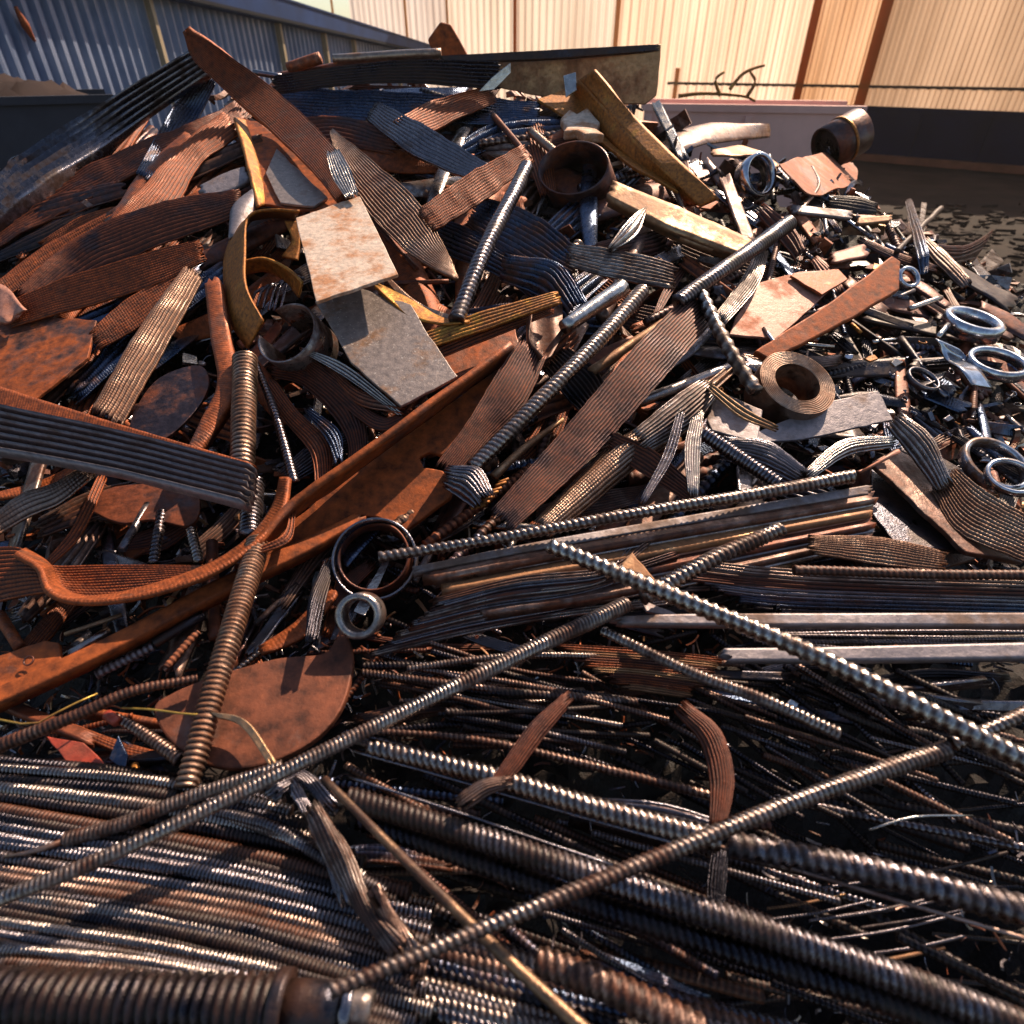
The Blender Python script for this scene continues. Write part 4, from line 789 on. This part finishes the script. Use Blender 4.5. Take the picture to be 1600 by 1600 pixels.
# ================================================================== loose filling between the main pieces
SKY = [(0, 230), (150, 180), (300, 125), (450, 112), (1000, 150), (1100, 205), (1200, 240), (1300, 258), (1350, 275), (1400, 335), (1600, 435)]
def zone(px, py):
    if py > 1150: return ('lower left of the pile' if px < 560 else 'lower right of the pile')
    if px > 1240: return 'litter on the right flank'
    if py < 330: return 'crest of the pile'
    return 'left half of the pile' if px < 560 else 'middle of the pile'
def filler(n, box, ang, spread, ln, wd, kinds, mats, lift, nm=None):
    for _ in range(n):
        x = R.uniform(box[0], box[2]); y = R.uniform(box[1], box[3]); a = math.radians(ang+R.gauss(0, spread)); l = R.uniform(*ln)/2; w_ = R.uniform(*wd)
        if y < interp(SKY, x)+14: continue
        dx_, dy_ = math.cos(a)*l, -math.sin(a)*l; lf = R.uniform(*lift); kd = R.choice(kinds); m_ = R.choice(mats)
        b_ = R.uniform(-.18, .18)*l
        z = zone(x, y)
        if kd == 'rod':
            rod([(x-dx_, y-dy_, lf), (x+dx_, y+dy_, lf+R.uniform(-.02, .02))], w_*.6, max(5, w_*.35), R.choice(['rebar', 'helix', 'hoop']), m_, depth=.15, sides=9, label='slim ribbed rod wedged in the '+z, group='slim rods in the '+z)
        elif kd == 'pipe':
            rod([(x-dx_, y-dy_, lf), (x+dx_, y+dy_, lf)], w_*.7, style='smooth', mat=m_, sides=12, label='smooth round bar wedged in the '+z, group='round bars in the '+z, name='round_bar', cat='bar')
        elif kd == 'strip':
            strip([(x-dx_, y-dy_, w_*.6), (x+b_*.6, y+b_, w_), (x+dx_, y+dy_, w_*.7)], R.choice([0, 0, 3, 5, 8]), m_, lf, tilt=R.uniform(-.03, .03), curl=R.uniform(0, .25), amp=.22, n=16, label='bent ribbed strip wedged in the '+z, group='bent strips in the '+z)
        elif kd == 'flat':
            strip([(x-dx_, y-dy_, w_*.8), (x+dx_, y+dy_, w_)], 0, m_, lf, tilt=R.uniform(-.04, .04), th=.01, n=8, label='plain flat bar wedged in the '+z, group='flat bars in the '+z, name='flat_bar', cat='flat bar')
        elif kd == 'chip':
            k_ = R.randint(4, 6); pl = []
            for q in range(k_):
                t = 2*PI*q/k_+R.uniform(-.4, .4); pl.append((x+math.cos(t)*w_*R.uniform(.5, 1.1), y+math.sin(t)*w_*R.uniform(.25, .7)))
            plate(pl, m_, lf, .006, tiltx=R.uniform(-.5, .5), tilty=R.uniform(-.4, .3), j=.5, label='small torn metal flake on the '+z, group='torn flakes on the '+z, name='metal_flake', cat='metal flake')
        elif kd == 'curl':
            ring(x, y, w_*.55, R.uniform(.1, .3), R.uniform(.3, 1), (R.uniform(-.6, .6), R.uniform(-.9, .2), .8), m_, lf, 'small curled metal loop on the '+z, 'metal_curl', 'metal curl', group='metal curls on the '+z, a0=0, a1=R.uniform(3, 6.28), seg=20, squash=R.uniform(.6, 1))
ok = None
filler(30, (700, 1240, 1600, 1640), -20, 6, (280, 480), (18, 34), ['rod'], ['dark', 'gun', 'dark', 'dark', 'brown'], (-.10, .03))
filler(20, (1350, 340, 1600, 560), -25, 20, (60, 160), (10, 24), ['flat', 'strip'], ['dark', 'darkrust', 'brown'], (.0, .07))
filler(34, (-10, 215, 360, 560), 33, 9, (170, 330), (28, 46), ['strip'], ['rust', 'darkrust', 'darkrust', 'rust', 'blue', 'brown'], (-.02, .055))
filler(34, (560, 200, 1120, 620), 20, 40, (120, 240), (28, 50), ['strip'], ['rust', 'darkrust', 'blue', 'rust', 'brown', 'tanrib'], (-.02, .06))
filler(30, (560, 560, 1150, 840), 38, 18, (130, 260), (24, 44), ['strip', 'strip', 'rod'], ['rust', 'darkrust', 'blue', 'tanrib', 'brown'], (-.02, .07))
filler(24, (0, 560, 540, 1060), 50, 40, (110, 220), (24, 44), ['strip'], ['rust', 'darkrust', 'rust', 'brown', 'gun'], (-.03, .05))
filler(34, (1150, 420, 1600, 860), -35, 30, (90, 200), (18, 36), ['strip', 'flat', 'strip'], ['dark', 'dark', 'darkrust', 'gun', 'dark', 'brown'], (-.02, .06))
filler(30, (1000, 1060, 1420, 1220), -28, 8, (150, 300), (12, 18), ['rod'], ['dark', 'gun', 'brown', 'dark'], (-.02, .06))
DK = ['dark', 'gun', 'darkrust', 'brown', 'rust', 'steel']
filler(34, (0, 230, 700, 560), 35, 18, (90, 220), (16, 34), ['strip', 'strip', 'flat', 'rod'], DK+['rust', 'darkrust'], (-.03, .05))
filler(30, (20, 560, 560, 1160), 40, 40, (70, 200), (12, 30), ['strip', 'rod', 'flat', 'pipe'], DK+['blue'], (-.04, .04))
filler(36, (600, 240, 1150, 560), 5, 45, (70, 190), (14, 34), ['strip', 'strip', 'rod', 'flat', 'pipe'], DK+['blue', 'tanrib'], (-.03, .05))
filler(30, (560, 540, 1260, 860), 35, 35, (70, 200), (12, 30), ['strip', 'rod', 'flat', 'pipe'], DK+['tanrib', 'steel'], (-.03, .05))
filler(20, (450, 100, 1000, 240), 2, 14, (120, 300), (12, 26), ['strip', 'flat', 'rod'], ['dark', 'darkrust', 'brown', 'blue'], (-.02, .05))
filler(26, (560, 860, 1000, 1180), -8, 22, (100, 240), (10, 20), ['rod', 'rod', 'strip'], ['dark', 'gun', 'brown', 'darkrust'], (-.04, .03))
filler(30, (560, 1200, 1100, 1600), -20, 16, (160, 330), (16, 30), ['rod', 'rod', 'rod', 'strip'], ['dark', 'gun', 'blue', 'brown', 'darkrust'], (-.04, .05))
filler(26, (1000, 870, 1600, 1120), -4, 9, (160, 330), (10, 18), ['rod', 'flat', 'strip'], ['dark', 'gun', 'blue', 'brown'], (-.02, .05))
filler(22, (1120, 1100, 1600, 1600), -18, 12, (160, 330), (10, 22), ['rod'], ['dark'], (-.22, -.10))
filler(14, (0, 1120, 420, 1240), -12, 16, (90, 200), (12, 20), ['rod', 'strip', 'flat'], DK+['blue'], (0, .05))
# the right flank: small bright and dark litter
def sk(px, py): return py > 330+max(0, (px-1330))*.42 or px < 1330
ok = sk
filler(120, (1180, 260, 1600, 760), -30, 35, (40, 130), (9, 24), ['flat', 'strip', 'pipe', 'rod', 'flat'], ['dark', 'dark', 'gun', 'dark', 'darkrust', 'dark', 'blue'], (-.02, .06))
filler(130, (1200, 280, 1600, 740), -30, 40, (18, 60), (6, 14), ['chip', 'curl', 'curl', 'curl', 'pipe'], ['bright', 'glint', 'gold', 'steel', 'gun', 'dark', 'brown', 'gun', 'dark'], (.02, .09))
filler(34, (980, 200, 1330, 420), -35, 35, (40, 130), (10, 24), ['flat', 'strip', 'curl', 'chip', 'rod'], ['brown', 'brown', 'steel', 'gun', 'darkrust', 'rust', 'dark'], (0, .08))
filler(40, (300, 330, 1300, 1150), 30, 60, (16, 50), (6, 13), ['chip', 'curl', 'pipe', 'chip'], ['bright', 'tan', 'steel', 'rust', 'gold', 'glint', 'gun'], (.03, .10))
# flakes on the ground beyond the right flank
mFl = simple('muddy flake', (.055, .035, .027), .9, 0, .5, 6)
for i in range(210):
    px, py = R.uniform(1340, 1600), R.uniform(322, 440); d = ray(px, py); t = CAM[2]/-d[2]; g_ = CAM+d*t; s = R.uniform(.03, .15)
    a = R.uniform(0, PI); q = [g_+np.array([math.cos(a+b_)*s*k_, math.sin(a+b_)*s*k_*.5, .03+R.uniform(0, .03)]) for b_, k_ in ((0, 1.4), (1.3, .5), (2.9, 1), (4.4, .45))]
    V, F_ = plate_data(np.array(q), np.array([0, 0, 1.0]), .03); mesh_obj('metal_flake', V, F_, mFl, label='flat brown flake scattered on the dirt beyond the right flank', cat='metal flake', group='flakes on the open dirt', smooth=False)
print('objects', len(sc.objects))

def debris():
    mats = [M[k] for k in ('dark', 'gun', 'darkrust', 'brown', 'rust', 'steel', 'tan', 'bright', 'blue')]; wts = [7, 5, 6, 6, 4, 4, 2, 1.5, 2]
    V, F_, MI = [], [], []; rs = R
    for _ in range(9500):
        px = rs.uniform(-20, 1620); py = rs.uniform(95, 1620)
        if py < interp(SKY, px)+8: continue
        d = ray(px, py); t = surf(px, py); p = CAM+d*t
        if p[2] > h(p[0], p[1])+.05: continue
        t2 = t+rs.uniform(-.005, .10)*max(.8, t/1.2); c = CAM+d*t2
        hollow = (p[0] > .3 and p[1] < .75 and px > 1000)
        if (hollow or py > 1180) and rs.random() < .85: continue
        s = t2/F*rs.choice([6, 9, 13, 20, 30]); ar = rs.uniform(.10, .45) if t > 1.3 else rs.uniform(.06, .2)
        if t < 1.2: s = min(s, t2/F*13)
        ax = norm(np.array([rs.gauss(0, 1), rs.gauss(0, 1), rs.gauss(0, .45)])); sd_ = norm(np.cross(ax, [rs.gauss(0, 1), rs.gauss(0, 1), rs.gauss(0, 1)])); nn = np.cross(ax, sd_)
        w_ = s*ar; th = s*rs.uniform(.04, .15); o = len(V); bend = s*rs.uniform(-.35, .35); tw = rs.uniform(-.6, .6); n = 5
        for i in range(n):
            f = i/(n-1)*2-1; q = c+ax*s*f+nn*bend*(1-f*f); sd2 = sd_*math.cos(tw*f)+nn*math.sin(tw*f); n2 = np.cross(ax, sd2); k_ = w_*(1-.35*abs(f)*rs.random())
            V += [q+sd2*k_+n2*th, q-sd2*k_+n2*th, q-sd2*k_-n2*th, q+sd2*k_-n2*th]
        m_ = rs.choices(range(len(mats)), wts)[0]
        if (hollow or py > 1180) and m_ in (4, 6, 7): m_ = 1
        for i in range(n-1):
            a = o+i*4
            for j in range(4): F_.append((a+j, a+(j+1) % 4, a+4+(j+1) % 4, a+4+j)); MI.append(m_)
        F_.append((o+3, o+2, o+1, o)); F_.append((o+n*4-4, o+n*4-3, o+n*4-2, o+n*4-1)); MI += [m_, m_]
    ob = mesh_obj('scrap_debris', V, F_, mats[0], kind='stuff', smooth=False, label='countless small dark shards and turnings filling the gaps of the pile', cat='scrap debris')
    for m_ in mats[1:]: ob.data.materials.append(m_)
    ob.data.polygons.foreach_set('material_index', MI)
debris()
